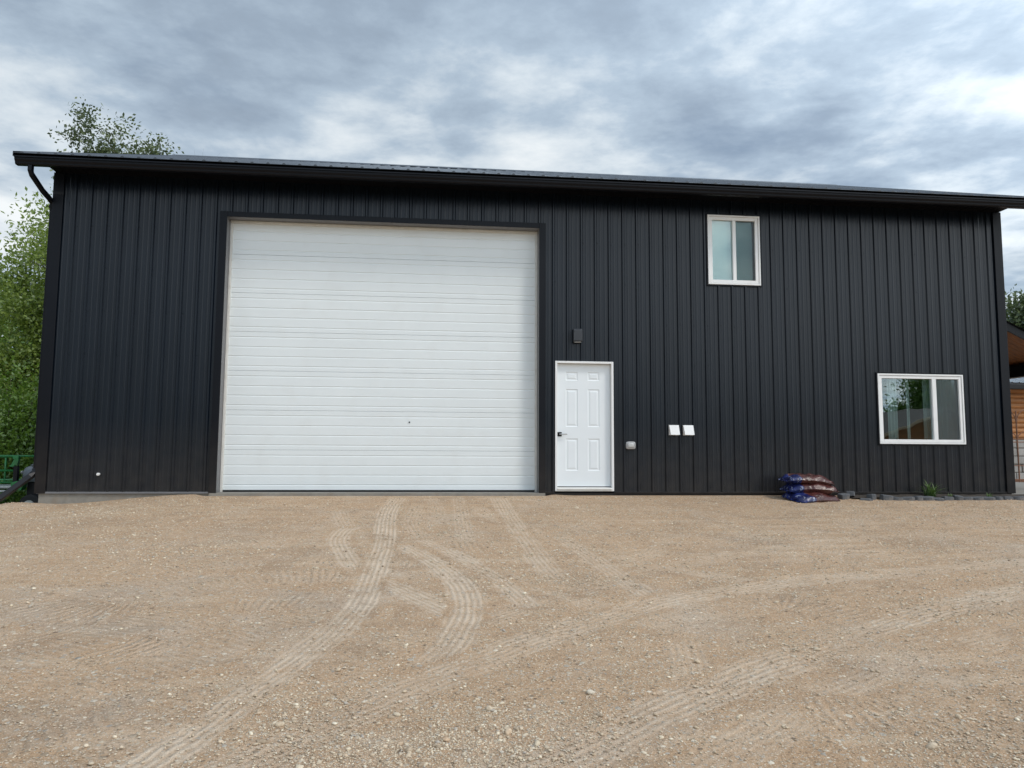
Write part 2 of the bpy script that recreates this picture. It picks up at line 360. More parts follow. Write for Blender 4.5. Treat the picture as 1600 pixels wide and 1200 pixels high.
# packed tyre tracks: pale dust on the tread bars
ribs=math_(t,'ADD',math_(t,'MULTIPLY',math_(t,'SINE',math_(t,'MULTIPLY_ADD',gn(9,3),.7,math_(t,'MULTIPLY',tu,2*math.pi/.046))),.5),.5)
cle=math_(t,'ADD',math_(t,'MULTIPLY',math_(t,'SINE',math_(t,'MULTIPLY_ADD',gn(5,3),4.,math_(t,'MULTIPLY',tv,2*math.pi/.062))),.5),.5)
pat=N(t,'ShaderNodeMix');t.links.new(tk,pat.inputs[0]);t.links.new(ribs,pat.inputs[2]);t.links.new(cle,pat.inputs[3]);pat=pat.outputs[0]
brk=math_(t,'MULTIPLY',tm,ramp(t,gn(7,5,.7),[(.34,(.12,)*3),(.52,(1,)*3)]))
pale=math_(t,'MULTIPLY',brk,math_(t,'MULTIPLY_ADD',math_(t,'MULTIPLY',pat,math_(t,'SUBTRACT',1,math_(t,'MULTIPLY',tk,.45))),.60,math_(t,'MULTIPLY_ADD',tk,-.30,.34)))
col=mixc(t,pale,col,(.74,.60,.455))
# vegetation / soil outside the yard
mk=N(t,'ShaderNodeAttribute',attribute_name='lawn')
gcol=ramp(t,gn(14,6,.7),[(.3,(.028,.05,.012)),(.55,(.055,.10,.022)),(.75,(.12,.13,.05))])
col=mixc(t,mk.outputs['Fac'],col,gcol)
t.links.new(col,b.inputs['Base Color'])
h=math_(t,'ADD',math_(t,'MULTIPLY',fine,.010),math_(t,'MULTIPLY',grain,.0035))
h=math_(t,'ADD',h,math_(t,'MULTIPLY',gn(18,4,.7),.016))
for msk,dist,sc_ in hts:
    h=math_(t,'ADD',h,math_(t,'MULTIPLY',math_(t,'MULTIPLY',msk,math_(t,'SUBTRACT',.5,dist)),.35/sc_))
h=math_(t,'ADD',h,math_(t,'MULTIPLY',math_(t,'MULTIPLY',pat,brk),math_(t,'MULTIPLY_ADD',tk,.009,.006)))
bp=N(t,'ShaderNodeBump');bp.inputs['Strength'].default_value=1;bp.inputs['Distance'].default_value=1.5;t.links.new(h,bp.inputs['Height']);t.links.new(bp.outputs[0],b.inputs['Normal'])
lawn=np.maximum(np.maximum(sstep((-X-.9)/.5)*sstep((Y-.2)/.6),sstep((Y-12)/1.)),sstep((-Y-27)/3))
lawn=np.maximum(lawn,sstep((np.abs(X-7)-24)/3))
g=np_mesh('ground',np.stack([X,Y,Z],1),F,gm,smooth=True,attr={'track':('FLOAT_COLOR','POINT',np.stack([U,Vv,Mk,K],1)),'lawn':('FLOAT','POINT',lawn)})
tag(g,kind='structure')
del GX,GY

# loose stones lying on the yard (nobody could count them): one object
def ico(sub):
    p=(1+5**.5)/2
    v=[(-1,p,0),(1,p,0),(-1,-p,0),(1,-p,0),(0,-1,p),(0,1,p),(0,-1,-p),(0,1,-p),(p,0,-1),(p,0,1),(-p,0,-1),(-p,0,1)]
    f=[(0,11,5),(0,5,1),(0,1,7),(0,7,10),(0,10,11),(1,5,9),(5,11,4),(11,10,2),(10,7,6),(7,1,8),(3,9,4),(3,4,2),(3,2,6),(3,6,8),(3,8,9),(4,9,5),(2,4,11),(6,2,10),(8,6,7),(9,8,1)]
    v=[np.array(a)/np.linalg.norm(a) for a in v]
    for _ in range(sub):
        c={};nf=[]
        def mid_(a,b):
            k=(min(a,b),max(a,b))
            if k not in c: q=v[a]+v[b];v.append(q/np.linalg.norm(q));c[k]=len(v)-1
            return c[k]
        for a,b_,d in f:
            x,y,z=mid_(a,b_),mid_(b_,d),mid_(d,a);nf+=[(a,x,z),(b_,y,x),(d,z,y),(x,y,z)]
        f=nf
    return np.array(v),np.array(f)
PATCH=[(5.65,-8.05,.30,.9),(4.88,-7.86,.22,.6),(6.56,-7.58,.28,.5),(6.2,-8.1,.22,.6),(1.2,-1.0,1.6,.5),(5.8,-8.4,.3,.6),(7.9,-6.9,.5,.35),(5.2,-8.2,.35,.5),(13,-.75,2.2,.25)]
def scatter(n,rlo,rhi,sub,seed,pw,dens_far,dmin=2.6,flat=0):
    r=np.random.default_rng(seed);out=[];need=n
    while need>0:
        m=need*6
        d=dmin+(14.6-dmin)*r.random(m)**(1.0 if flat else 1.7);a=(r.random(m)-.5)*R(100)+R(6)
        x=CAM.x+np.sin(a)*d;y=CAM.y+np.cos(a)*d
        cl_=fbm(x,y,.7,4);cl2_=fbm(x+31,y,.2,3)
        pr=.07+1.2*np.clip(cl_-.45,0,1)*2.0+.5*np.clip(cl2_-.5,0,1)*2
        for px_,py_,s,k in PATCH: pr+=k*1.4*np.exp(-((x-px_)**2+(y-py_)**2)/s**2)
        pr*=np.where(d>6,dens_far,1)
        pr=pr+flat
        ok=(r.random(m)<pr*.5)&(y<-.12)&(x>-2.5)&(x<17)
        ok&=~((y>-.3)&(x>2)&(x<7.3))
        out.append(np.stack([x[ok],y[ok]],1)[:need]);need-=len(out[-1])
    P=np.concatenate(out);n=len(P)
    _,_,mkk,_=track_fields(P[:,0],P[:,1])
    k=r.random(n)>mkk*.8;P=P[k];n=len(P)
    bv,bf=ico(sub);s=rlo+(rhi-rlo)*r.random(n)**pw
    ax=np.stack([s*(.8+.5*r.random(n)),s*(.6+.4*r.random(n)),s*(.35+.35*r.random(n))],1)
    th=r.random(n)*6.283;c,s_=np.cos(th),np.sin(th)
    jit=1+.28*(r.random((n,len(bv)))-.5)
    v=bv[None]*jit[...,None]*ax[:,None,:]
    tl=(r.random(n)-.5)*.5;v[...,2]+=v[...,0]*tl[:,None]
    x=v[...,0]*c[:,None]-v[...,1]*s_[:,None];y=v[...,0]*s_[:,None]+v[...,1]*c[:,None]
    z=v[...,2]+(ground_z(P[:,0],P[:,1])+ax[:,2]*.35)[:,None]
    V=np.stack([x+P[:,0:1],y+P[:,1:2],z],2).reshape(-1,3)
    F_=(bf[None]+(np.arange(n)*len(bv))[:,None,None]).reshape(-1,3)
    return V,F_,np.repeat(r.random(n),len(bv))
parts=[scatter(85000,.0022,.0068,0,11,1.7,1.1),scatter(7500,.005,.012,1,12,2.6,.8),scatter(260,.011,.023,1,13,2.6,.35),scatter(15000,.006,.015,0,14,2.2,1.0,6.0,.12)]
off=0;VV=[];FF=[];CC=[]
for V_,F_,C_ in parts: VV.append(V_);FF.append(F_+off);CC.append(C_);off+=len(V_)
stm=bpy.data.materials.new('stones');stm.use_nodes=True;t=stm.node_tree;b=t.nodes['Principled BSDF'];b.inputs['Roughness'].default_value=.85;b.inputs['Specular IOR Level'].default_value=.25
a=N(t,'ShaderNodeAttribute',attribute_name='tone')
sc1=ramp(t,a.outputs['Fac'],[(0,(.24,.17,.11)),(.18,(.42,.32,.215)),(.42,(.58,.46,.32)),(.58,(.46,.38,.28)),(.74,(.76,.65,.47)),(.82,(.33,.31,.29)),(.90,(.92,.83,.64)),(1,(.50,.33,.20))])
geo=N(t,'ShaderNodeNewGeometry');n=N(t,'ShaderNodeTexNoise');n.inputs['Scale'].default_value=120;t.links.new(geo.outputs['Position'],n.inputs['Vector'])
sc1=mixc(t,.35,sc1,ramp(t,n.outputs['Fac'],[(.3,(.26,.19,.13)),(.7,(.76,.64,.48))]));t.links.new(sc1,b.inputs['Base Color'])
st=np_mesh('gravel',np.concatenate(VV),np.concatenate(FF),stm,smooth=True,attr={'tone':('FLOAT','POINT',np.concatenate(CC))})
tag(st,'loose pebbles and crushed stone lying over the tan dirt yard','gravel',kind='stuff')

# ---------------------------------------------------------------- materials
def siding_mat(name,base,rough,spec):
    m=bpy.data.materials.new(name);m.use_nodes=True;t=m.node_tree;b=t.nodes['Principled BSDF']
    g=N(t,'ShaderNodeNewGeometry')
    mp=N(t,'ShaderNodeMapping');mp.inputs['Scale'].default_value=(1.2,1,.25);t.links.new(g.outputs['Position'],mp.inputs[0])
    n=N(t,'ShaderNodeTexNoise');n.inputs['Scale'].default_value=2.2;n.inputs['Detail'].default_value=6;t.links.new(mp.outputs[0],n.inputs['Vector'])
    c=ramp(t,n.outputs['Fac'],[(.3,tuple(x*.85 for x in base)),(.7,tuple(x*1.15 for x in base))])
    # dust thrown up from the yard onto the lowest sheeting
    s=N(t,'ShaderNodeSeparateXYZ');t.links.new(g.outputs['Position'],s.inputs[0])
    d=N(t,'ShaderNodeTexNoise');d.inputs['Scale'].default_value=6;d.inputs['Detail'].default_value=8;t.links.new(g.outputs['Position'],d.inputs['Vector'])
    hgt=N(t,'ShaderNodeMapRange');t.links.new(s.outputs[2],hgt.inputs[0])
    for i,vv in enumerate((0,1.1,.16,0.004)): hgt.inputs[i+1].default_value=vv
    c=mixc(t,math_(t,'MULTIPLY',hgt.outputs[0],math_(t,'MULTIPLY',d.outputs['Fac'],1.4)),c,(.16,.13,.10))
    t.links.new(c,b.inputs['Base Color'])
    b.inputs['Roughness'].default_value=rough;b.inputs['Specular IOR Level'].default_value=spec
    wv=N(t,'ShaderNodeTexNoise');wv.inputs['Scale'].default_value=1.6;wv.inputs['Detail'].default_value=2
    mp2=N(t,'ShaderNodeMapping');mp2.inputs['Scale'].default_value=(3.,1,.5);t.links.new(g.outputs['Position'],mp2.inputs[0]);t.links.new(mp2.outputs[0],wv.inputs['Vector'])
    bp=N(t,'ShaderNodeBump');bp.inputs['Strength'].default_value=.8;bp.inputs['Distance'].default_value=.007;t.links.new(wv.outputs['Fac'],bp.inputs['Height']);t.links.new(bp.outputs[0],b.inputs['Normal'])
    return m
M_side=siding_mat('black_siding',(.0030,.0062,.0115),.28,.34)
M_trim=siding_mat('black_trim',(.0025,.0035,.0065),.40,.20)
M_soff=mat('black_soffit',(.0025,.003,.005),.6,var=.1,spec=.15)
M_roof=mat('black_roof',(.03,.035,.042),.30,var=.1,spec=.6)
M_conc=mat('concrete',(.24,.225,.195),.9,var=.15,vscale=9,bump=.002,bscale=60,dirt=((.22,.17,.12),.6,5))
M_found=mat('shaded_concrete',(.03,.028,.026),.9,var=.3,vscale=8)  # concrete right of the overhead door, with the shade put into its colour
M_door=mat('white_door_paint',(.73,.77,.775),.45,var=.02,vscale=1.2,bump=.0006,bscale=160,dirt=((.55,.53,.48),.12,3))
M_edoor=mat('white_entry_door',(.77,.81,.83),.40,var=.015,vscale=2)
M_white=mat('white_vinyl',(.80,.80,.79),.42,var=.02,vscale=4,dirt=((.6,.56,.5),.15,6))
M_stop=mat('weather_stop',(.66,.65,.61),.5,var=.05,dirt=((.4,.36,.3),.3,8))
M_grey=mat('grey_flashing',(.16,.16,.165),.45,var=.1)
M_rub=mat('black_rubber',(.012,.012,.013),.6,var=.1)
M_blk=mat('black_metal',(.007,.007,.009),.4,var=.1,spec=.3)
M_nick=mat('satin_nickel',(.45,.45,.45),.3,metal=.9,var=.05)
M_boxg=mat('grey_cast_metal',(.34,.34,.34),.5,metal=.4,var=.08)
M_cover=mat('clear_grey_plastic',(.5,.5,.49),.25,var=.05)
M_int=mat('dark_room',(.05,.055,.055),.9)
M_curt=mat('curtain_cloth',(.42,.45,.45),.9,var=.06,vscale=1.5,stretch=(6,1,.4))
M_blind=mat('pale_blind',(.62,.76,.75),.8,var=.02,vscale=.6)
def glass(name,tint,refl,rough=0.0):
    m=bpy.data.materials.new(name);m.use_nodes=True;t=m.node_tree;t.nodes.clear()
    o=N(t,'ShaderNodeOutputMaterial');tr=N(t,'ShaderNodeBsdfTransparent');tr.inputs[0].default_value=(*tint,1)
    gl=N(t,'ShaderNodeBsdfGlossy');gl.inputs['Roughness'].default_value=rough;gl.inputs[0].default_value=(.95,.98,1,1)
    fr=N(t,'ShaderNodeFresnel');fr.inputs[0].default_value=1.55
    f=math_(t,'MINIMUM',math_(t,'MULTIPLY',fr.outputs[0],refl),1.0)
    mx=N(t,'ShaderNodeMixShader');t.links.new(f,mx.inputs[0]);t.links.new(tr.outputs[0],mx.inputs[1]);t.links.new(gl.outputs[0],mx.inputs[2]);t.links.new(mx.outputs[0],o.inputs[0])
    g=N(t,'ShaderNodeNewGeometry');n=N(t,'ShaderNodeTexNoise');n.inputs['Scale'].default_value=1.3;t.links.new(g.outputs['Position'],n.inputs['Vector'])
    bp=N(t,'ShaderNodeBump');bp.inputs['Strength'].default_value=.5;bp.inputs['Distance'].default_value=.003;t.links.new(n.outputs['Fac'],bp.inputs['Height']);t.links.new(bp.outputs[0],gl.inputs['Normal'])
    return m
M_glass=glass('window_glass',(.88,.96,.94),1.9)
M_screen=glass('insect_screen',(.70,.73,.73),.6,.5)

# ---------------------------------------------------------------- the metal building
X0,X1,P=-.29,15.09,.2286
DEPTH=11.2;RIB=.022;ZT=4.80
B=empty('metal_building',(7.4,0,0),'large black metal sided shop with white overhead door, entry door and two windows','building')
GD=(2.236,7.082,0.0,4.215)          # overhead door opening
ED=(7.342,8.283,0.025,2.075)        # entry door opening
W1=(9.877,10.770,3.384,4.550);W2=(12.745,14.262,.799,1.962)
opens=[(GD[0],GD[1],-1,GD[3]),(ED[0],ED[1],-1,ED[3]),W1,W2]
# profile of the ribbed sheet in plan: (x, y) from X0 to X1
def prof(x0,x1,ph=0.):
    pts=[]
    k=math.floor((x0-ph)/P)-1
    while k*P+ph<x1+P:
        c=k*P+ph
        pts+=[(c-.027,0),(c-.013,-RIB),(c+.013,-RIB),(c+.027,0)]
        for q in (P/3,2*P/3): pts+=[(c+q-.015,0),(c+q-.006,-.0028),(c+q+.006,-.0028),(c+q+.015,0)]
        k+=1
    def yat(x):
        for a,b_ in zip(pts,pts[1:]):
            if a[0]<=x<=b_[0]: return a[1]+(b_[1]-a[1])*(x-a[0])/max(1e-9,b_[0]-a[0])
        return 0
    return pts,yat
pts,yat=prof(X0,X1)
xs=sorted(set([round(p[0],5) for p in pts if X0<p[0]<X1]+[X0,X1]+[o[i] for o in opens for i in (0,1)]))
mb=MB()
for a,b_ in zip(xs,xs[1:]):
    m_=(a+b_)/2;segs=[(0.0,ZT)]
    for o in opens:
        if o[0]<m_<o[1]:
            ns=[]
            for s0,s1 in segs:
                if o[2]>s0: ns.append((s0,min(s1,o[2])))
                if o[3]<s1: ns.append((max(s0,o[3]),s1))
            segs=ns
    for s0,s1 in segs:
        if s1-s0<1e-4: continue
        ya,yb=yat(a),yat(b_)
        mb.add([(a,ya,s0),(b_,yb,s0),(b_,yb,s1),(a,ya,s1)],[(0,1,2,3)])
# screw heads beside the ribs
k=0
for i in range(0,67):
    x=i*P+.040
    for z in (.10,.75,1.40,2.05,2.70,3.35,4.00,4.55):
        z+=.01*((i*7)%3-1)
        if any(o[0]-.1<x<o[1]+.1 and o[2]-.05<z<o[3]+.1 for o in opens) or x>X1-.15: continue
        mb.disc((x,-.003,z),.0075,'y',.008,6)
mb.build('siding',M_side,B)
# side and back walls
roofz_=lambda y:4.862+.398*(min(y,11.2-y)+.60)
def wall_y(xw,sgn):
    mb=MB();p_,ya_=prof(0,DEPTH);ys=sorted(set([round(q[0],5) for q in p_ if 0<q[0]<DEPTH]+[0,DEPTH/2,DEPTH]))
    zt=lambda y:roofz_(y)-.012
    for a,b_ in zip(ys,ys[1:]): mb.add([(xw+sgn*-ya_(a),a,0),(xw+sgn*-ya_(b_),b_,0),(xw+sgn*-ya_(b_),b_,zt(b_)),(xw+sgn*-ya_(a),a,zt(a))],[(0,1,2,3)])
    return mb
wall_y(X0,-1).build('side_wall',M_side,B);wall_y(X1,1).build('side_wall',M_side,B)
MB().box(X0+.01,X1-.01,DEPTH-.1,DEPTH,0,4.9).build('back_wall',M_side,B)
# inner liner just behind the sheeting, so nothing shines through the openings
mb=MB()
def liner(x0,x1,z0,z1): mb.box(x0,x1,.012,.05,z0,z1)
liner(X0+.02,GD[0]-.001,0,4.9);liner(GD[0],GD[1],GD[3]+.001,4.9);liner(GD[1]+.001,ED[0]-.001,0,4.9);liner(ED[0],ED[1],ED[3]+.001,4.9)
liner(ED[1]+.001,W1[0],0,4.9);liner(W1[0]+.0005,W1[1],0,W1[2]);liner(W1[0]+.0005,W1[1],W1[3],4.9);liner(W1[1]+.001,W2[0],0,4.9)
liner(W2[0]+.0005,W2[1],0,W2[2]);liner(W2[0]+.0005,W2[1],W2[3],4.9);liner(W2[1]+.001,X1-.02,0,4.9)
mb.build('wall_frame',M_int,B)
# concrete grade beam and door apron
mb=MB();mb.box(X0+.02,GD[0]-.11,.006,.3,-.75,-.004);mb.box(GD[0]-.105,GD[1]+.105,-.035,.45,-.75,-.001);mb.build('foundation',M_conc,B,bevel=.006)
MB().box(GD[1]+.11,X1-.02,.006,.3,-.75,-.004).build('foundation',M_found,B)
# base trim
for a,b_ in ((X0,GD[0]-.112),(GD[1]+.107,ED[0]-.002),(ED[1]+.002,X1)):
    mb=MB();mb.prism([(-.0225,-.012),(-.0225,.012),(-.0215,.014),(.004,.014),(.004,-.003),(-.021,-.006)],'x',a,b_)
    mb.build('base_trim',M_grey if a<0 else M_trim,B)  # left run is grey: highlights on the dark trim put into its colour
# corner trims
mb=MB();mb.box(X0-.028,X0+.125,-.030,-.0195,-.008,ZT-.002);mb.box(X0-.028,X0-.0195,-.0194,.125,-.008,ZT-.002);mb.build('corner_trim',M_trim,B,bevel=.004)
mb=MB();mb.box(X1-.125,X1+.028,-.030,-.0195,-.008,ZT-.002);mb.box(X1+.0195,X1+.028,-.0194,.125,-.008,ZT-.002);mb.build('corner_trim',M_trim,B,bevel=.004)
# eave: soffit, fascia, gutter
EX0,EX1=-.60,15.40;EO=-.155;EZ=-.065
mb=MB();mb.box(X0,X1,-.455,-.001,ZT,ZT+.02)
for i in range(int((X1-X0)/.1)): mb.box(X0+.1*i+.046,X0+.1*i+.054,-.45,-.035,ZT-.004,ZT-.0005)
mb.build('soffit',M_soff,B)
mb=MB();mb.box(EX0,EX1,-.460,-.4555,4.735,4.908)
mb.build('fascia',M_trim,B)
gp=[(-.307,4.778),(-.375,4.778),(-.388,4.795),(-.392,4.815),(-.412,4.842),(-.415,4.868),(-.432,4.872),(-.432,4.892),(-.418,4.892),(-.418,4.884),(-.408,4.880),(-.404,4.848),(-.383,4.815),(-.372,4.787),(-.315,4.787),(-.315,4.905),(-.307,4.905)]
gp=[(a+EO,b_+EZ) for a,b_ in gp]
mb=MB();mb.prism(gp,'x',EX0,EX1)
for xe in (EX0,EX1-.003): mb.prism([(a+EO,b_+EZ) for a,b_ in [(-.3155,4.7875),(-.372,4.7875),(-.404,4.848),(-.4175,4.885),(-.3155,4.895)]],'x',xe,xe+.003)
mb.build('gutter',M_trim,B)
# downspout: from the gutter outlet back to the corner, down the side wall, kicking out at the foot
ds=MB()
def rect_pipe(mb,pts,wd,dp):
    pts=[Vector(p) for p in pts];vs=[]
    for i,p in enumerate(pts):
        d=(pts[min(i+1,len(pts)-1)]-pts[max(i-1,0)]).normalized()
        s_=Vector((0,1,0));s_=(s_-d*s_.dot(d)).normalized();u=d.cross(s_)
        for a,b_ in ((-1,-1),(1,-1),(1,1),(-1,1)): vs.append(p+s_*dp/2*a+u*wd/2*b_)
    fs=[(i*4+k,i*4+(k+1)%4,i*4+4+(k+1)%4,i*4+4+k) for i in range(len(pts)-1) for k in range(4)]+[(3,2,1,0),tuple(range(len(pts)*4-4,len(pts)*4))]
    mb.add(vs,fs)
rect_pipe(ds,[(-.40,-.505,4.715),(-.40,-.505,4.64),(-.395,-.48,4.59),(-.365,-.22,4.44),(-.345,-.06,4.38),(-.340,.02,4.34),(-.340,.04,4.22),(-.340,.045,.30)],.055,.075)
D_=ds.build('downspout',M_trim,B,bevel=.006)
MB().box(-.382,-.313,.004,.088,4.26,4.30).build('strap',M_blk,D_)
MB().box(-.3125,-.16,-.0335,-.0305,4.46,4.50).build('strap',M_blk,D_)
mb=MB();rect_pipe(mb,[(-.345,.045,.34),(-.35,.03,.29),(-.38,-.03,.235),(-.66,-.22,-.06),(-.84,-.34,-.20)],.070,.095)
mb.build('extension',M_blk,D_,bevel=.005)
# roof: ribbed sheets with rake trim and ridge cap
SL=.398;RY0=-.60;RZ0=4.862;RYR=5.6
roofz=lambda y:RZ0+SL*(min(y,2*RYR-y)-RY0)
pr=[];k=0;x=EX0
while x<EX1-.001:
    for dx,dz in ((0,0),(.085,0),(.105,.019),(.125,.019),(.145,0)):
        if x+dx<EX1: pr.append((x+dx,dz))
    x+=P
pr.append((EX1,0))
mb=MB();n_=len(pr)
rows=[RY0,RYR,2*RYR-RY0]
for top in (0,1):
    pass
vs=[(x,y,roofz(y)+dz) for y in rows for x,dz in pr]
fs=[(j*n_+i,j*n_+i+1,(j+1)*n_+i+1,(j+1)*n_+i) for j in range(2) for i in range(n_-1)]
mb.add(vs,fs)
mb.add([(x,y,roofz(y)-.006) for y in rows for x in (EX0,EX1)],[(0,2,3,1),(2,4,5,3)])
mb.add([(x,RY0,roofz(RY0)+dz) for x,dz in pr]+[(x,RY0,roofz(RY0)-.006) for x,dz in pr],[(i,n_+i,n_+i+1,i+1) for i in range(n_-1)])
RF=mb.build('roof',M_roof,B)
mb=MB();mb.prism([(RYR-.16,roofz(RYR-.16)+.022),(RYR,roofz(RYR)+.045),(RYR+.16,roofz(RYR-.16)+.022),(RYR+.16,roofz(RYR-.16)+.018),(RYR,roofz(RYR)+.040),(RYR-.16,roofz(RYR-.16)+.018)],'x',EX0,EX1)
mb.build('ridge_cap',M_roof,RF)
for xe in (EX0-.012,EX1-.10+.012):
    mb=MB();q=[(RY0,-.10),(RY0,.028)]
    xb=xe+.012 if xe<0 else xe+.10
    mb.add([(x_,y_,z_) for x_ in ((EX0-.012,EX0-.0005) if xe<0 else (EX1+.0005,EX1+.012)) for y_,z_ in ((RY0+.01,roofz(RY0)-.05),(RY0+.01,roofz(RY0)+.024),(RYR,roofz(RYR)+.024),(RYR,roofz(RYR)-.12),(2*RYR-RY0,roofz(RY0)+.024),(2*RYR-RY0,roofz(RY0)-.11))],[(0,3,2,1),(3,5,4,2),(6,7,8,9),(9,8,10,11),(0,1,7,6),(1,2,8,7),(2,4,10,8),(0,6,9,3),(3,9,11,5),(4,5,11,10)])
    mb.build('rake_trim',M_trim,B)

# overhead door
G=empty('garage_door',(4.66,.2,0),None,None);G['label']='white sectional overhead door with ribbed panels';G.parent=B;G.location=(4.66-7.4,.2,0)
DY=.20
for i in range(7):
    z0=.032+.6096*i;H=.6096
    pf=[(DY,z0+.002)]
    for fr in (.12,.365,.61,.86):
        c=z0+fr*H;pf+=[(DY,c-.015),(DY+.0048,c-.003),(DY+.0048,c+.003),(DY,c+.010)]
    pf+=[(DY,z0+H-.004),(DY+.004,z0+H-.001)]
    if i==0: pf[0]=(DY,z0+.0)
    pf2=pf+[(DY+.045,z0+H-.001),(DY+.045,z0+.002)]
    mb=MB();mb.prism(pf2,'x',GD[0]-.03,GD[1]+.03);mb.build('door_panel',M_door,G)
mb=MB();mb.box(GD[0]-.03,GD[1]+.03,DY+.004,DY+.04,.0005,.031);mb.build('bottom_seal',M_rub,G)
MB().disc((5.062,DY-.004,1.086),.012,'y',.01,12).build('lock_hole',M_blk,G)
mb=MB()
for a,b_ in ((GD[0]+.001,GD[0]+.035),(GD[1]-.035,GD[1]-.001)): mb.prism([(a,DY-.045),(b_,DY-.045),(b_,DY-.004),(a,DY-.004)],'z',.001,GD[3]-.036)
mb.box(GD[0]+.001,GD[1]-.001,DY-.045,DY-.004,GD[3]-.035,GD[3]-.001)
mb.build('weather_stop',M_stop,G,bevel=.004)
T_=MB()
T_.box(GD[0]-.11,GD[0]-.0005,-.034,-.021,-.008,GD[3]+.085);T_.box(GD[1]+.0005,GD[1]+.105,-.034,-.021,-.008,GD[3]+.085);T_.box(GD[0],GD[1],-.033,-.021,GD[3]+.0005,GD[3]+.083)
T_.build('door_trim',M_trim,B,bevel=.003)
mb=MB();mb.box(GD[0]-.01,GD[0],-.0205,DY-.046,.0005,GD[3]);mb.box(GD[1],GD[1]+.01,-.0205,DY-.046,.0005,GD[3]);mb.box(GD[0]-.01,GD[1]+.01,-.0205,DY-.046,GD[3]+.0004,GD[3]+.010)
mb.build('jamb_flashing',M_grey,B)

# entry door
E_=empty('entry_door',(0,0,0),None,None);E_.parent=B;E_.location=(7.81-7.4,.05,0);E_['label']='white six panel entry door'
mb=MB();fw=.034
mb.box(ED[0]+.001,ED[0]+fw,-.028,.13,ED[2],ED[3]-.001);mb.box(ED[1]-fw,ED[1]-.001,-.028,.13,ED[2],ED[3]-.001);mb.box(ED[0]+fw,ED[1]-fw,-.0275,.13,ED[3]-fw,ED[3]-.0015)
mb.build('frame',M_white,E_,bevel=.003)
mb=MB();mb.box(ED[0]+fw,ED[1]-fw,-.03,.13,ED[2],ED[2]+.05);mb.prism([(-.045,ED[2]+.03),(-.03,ED[2]+.0505),(.055,ED[2]+.060),(.055,ED[2]+.0505)],'x',ED[0]+fw,ED[1]-fw);mb.build('sill',M_stop,E_)
MB().box(ED[0]+fw+.003,ED[1]-fw-.003,.06,.085,ED[2]+.0605,ED[2]+.072).build('door_sweep',M_rub,E_)
sx0,sx1,sz0,sz1=ED[0]+fw+.004,ED[1]-fw-.004,ED[2]+.072,ED[3]-fw-.004
ys=.055
cols=[(.166,.392),(.578,.798)];rws=[(.065,.137),(.208,.517),(.613,.873)]
# slab with moulded panels: grid with holes, then panel steps
xa=[0]+[c for q in cols for c in q]+[1];za=[0]+[1-c for q in reversed(rws) for c in reversed(q)]+[1]
fx_=lambda q:sx0+(sx1-sx0)*q;fz_=lambda q:sz0+(sz1-sz0)*q
mb=MB()
for i in range(5):
    for j in range(7):
        a,b_,c,d=fx_(xa[i]),fx_(xa[i+1]),fz_(za[j]),fz_(za[j+1])
        if i%2==1 and j%2==1:
            loops=[];cur=[(0,0),(.012,.007),(.022,.007),(.045,.001)]
            for ins,dep in cur: loops.append([(a+ins,ys+dep,c+ins),(b_-ins,ys+dep,c+ins),(b_-ins,ys+dep,d-ins),(a+ins,ys+dep,d-ins)])
            vs=[p for l in loops for p in l];fs=[(l*4+k,l*4+(k+1)%4,l*4+4+(k+1)%4,l*4+4+k) for l in range(3) for k in range(4)]+[(12,13,14,15)]
            mb.add(vs,fs)
        else: mb.add([(a,ys,c),(b_,ys,c),(b_,ys,d),(a,ys,d)],[(0,1,2,3)])
mb.box(sx0,sx1,ys+.010,ys+.045,sz0,sz1)
S_=mb.build('slab',M_edoor,E_)
MB().box(ED[0]+fw,sx0-.0005,.070,.12,sz0,ED[3]-fw).box(sx1+.0005,ED[1]-fw,.070,.12,sz0,ED[3]-fw).build('weatherstrip',M_grey,E_)
hx,hz=sx0+.045,.915
mb=MB();mb.box(hx-.034,hx+.034,ys-.014,ys-.0005,hz-.034,hz+.034);mb.disc((hx,ys-.03,hz),.011,'y',.035,12)
H_=mb.build('handle',M_blk,E_,bevel=.003)
MB().box(hx-.011,hx+.115,ys-.062,ys-.048,hz-.009,hz+.009).build('lever',M_nick,H_,bevel=.004)

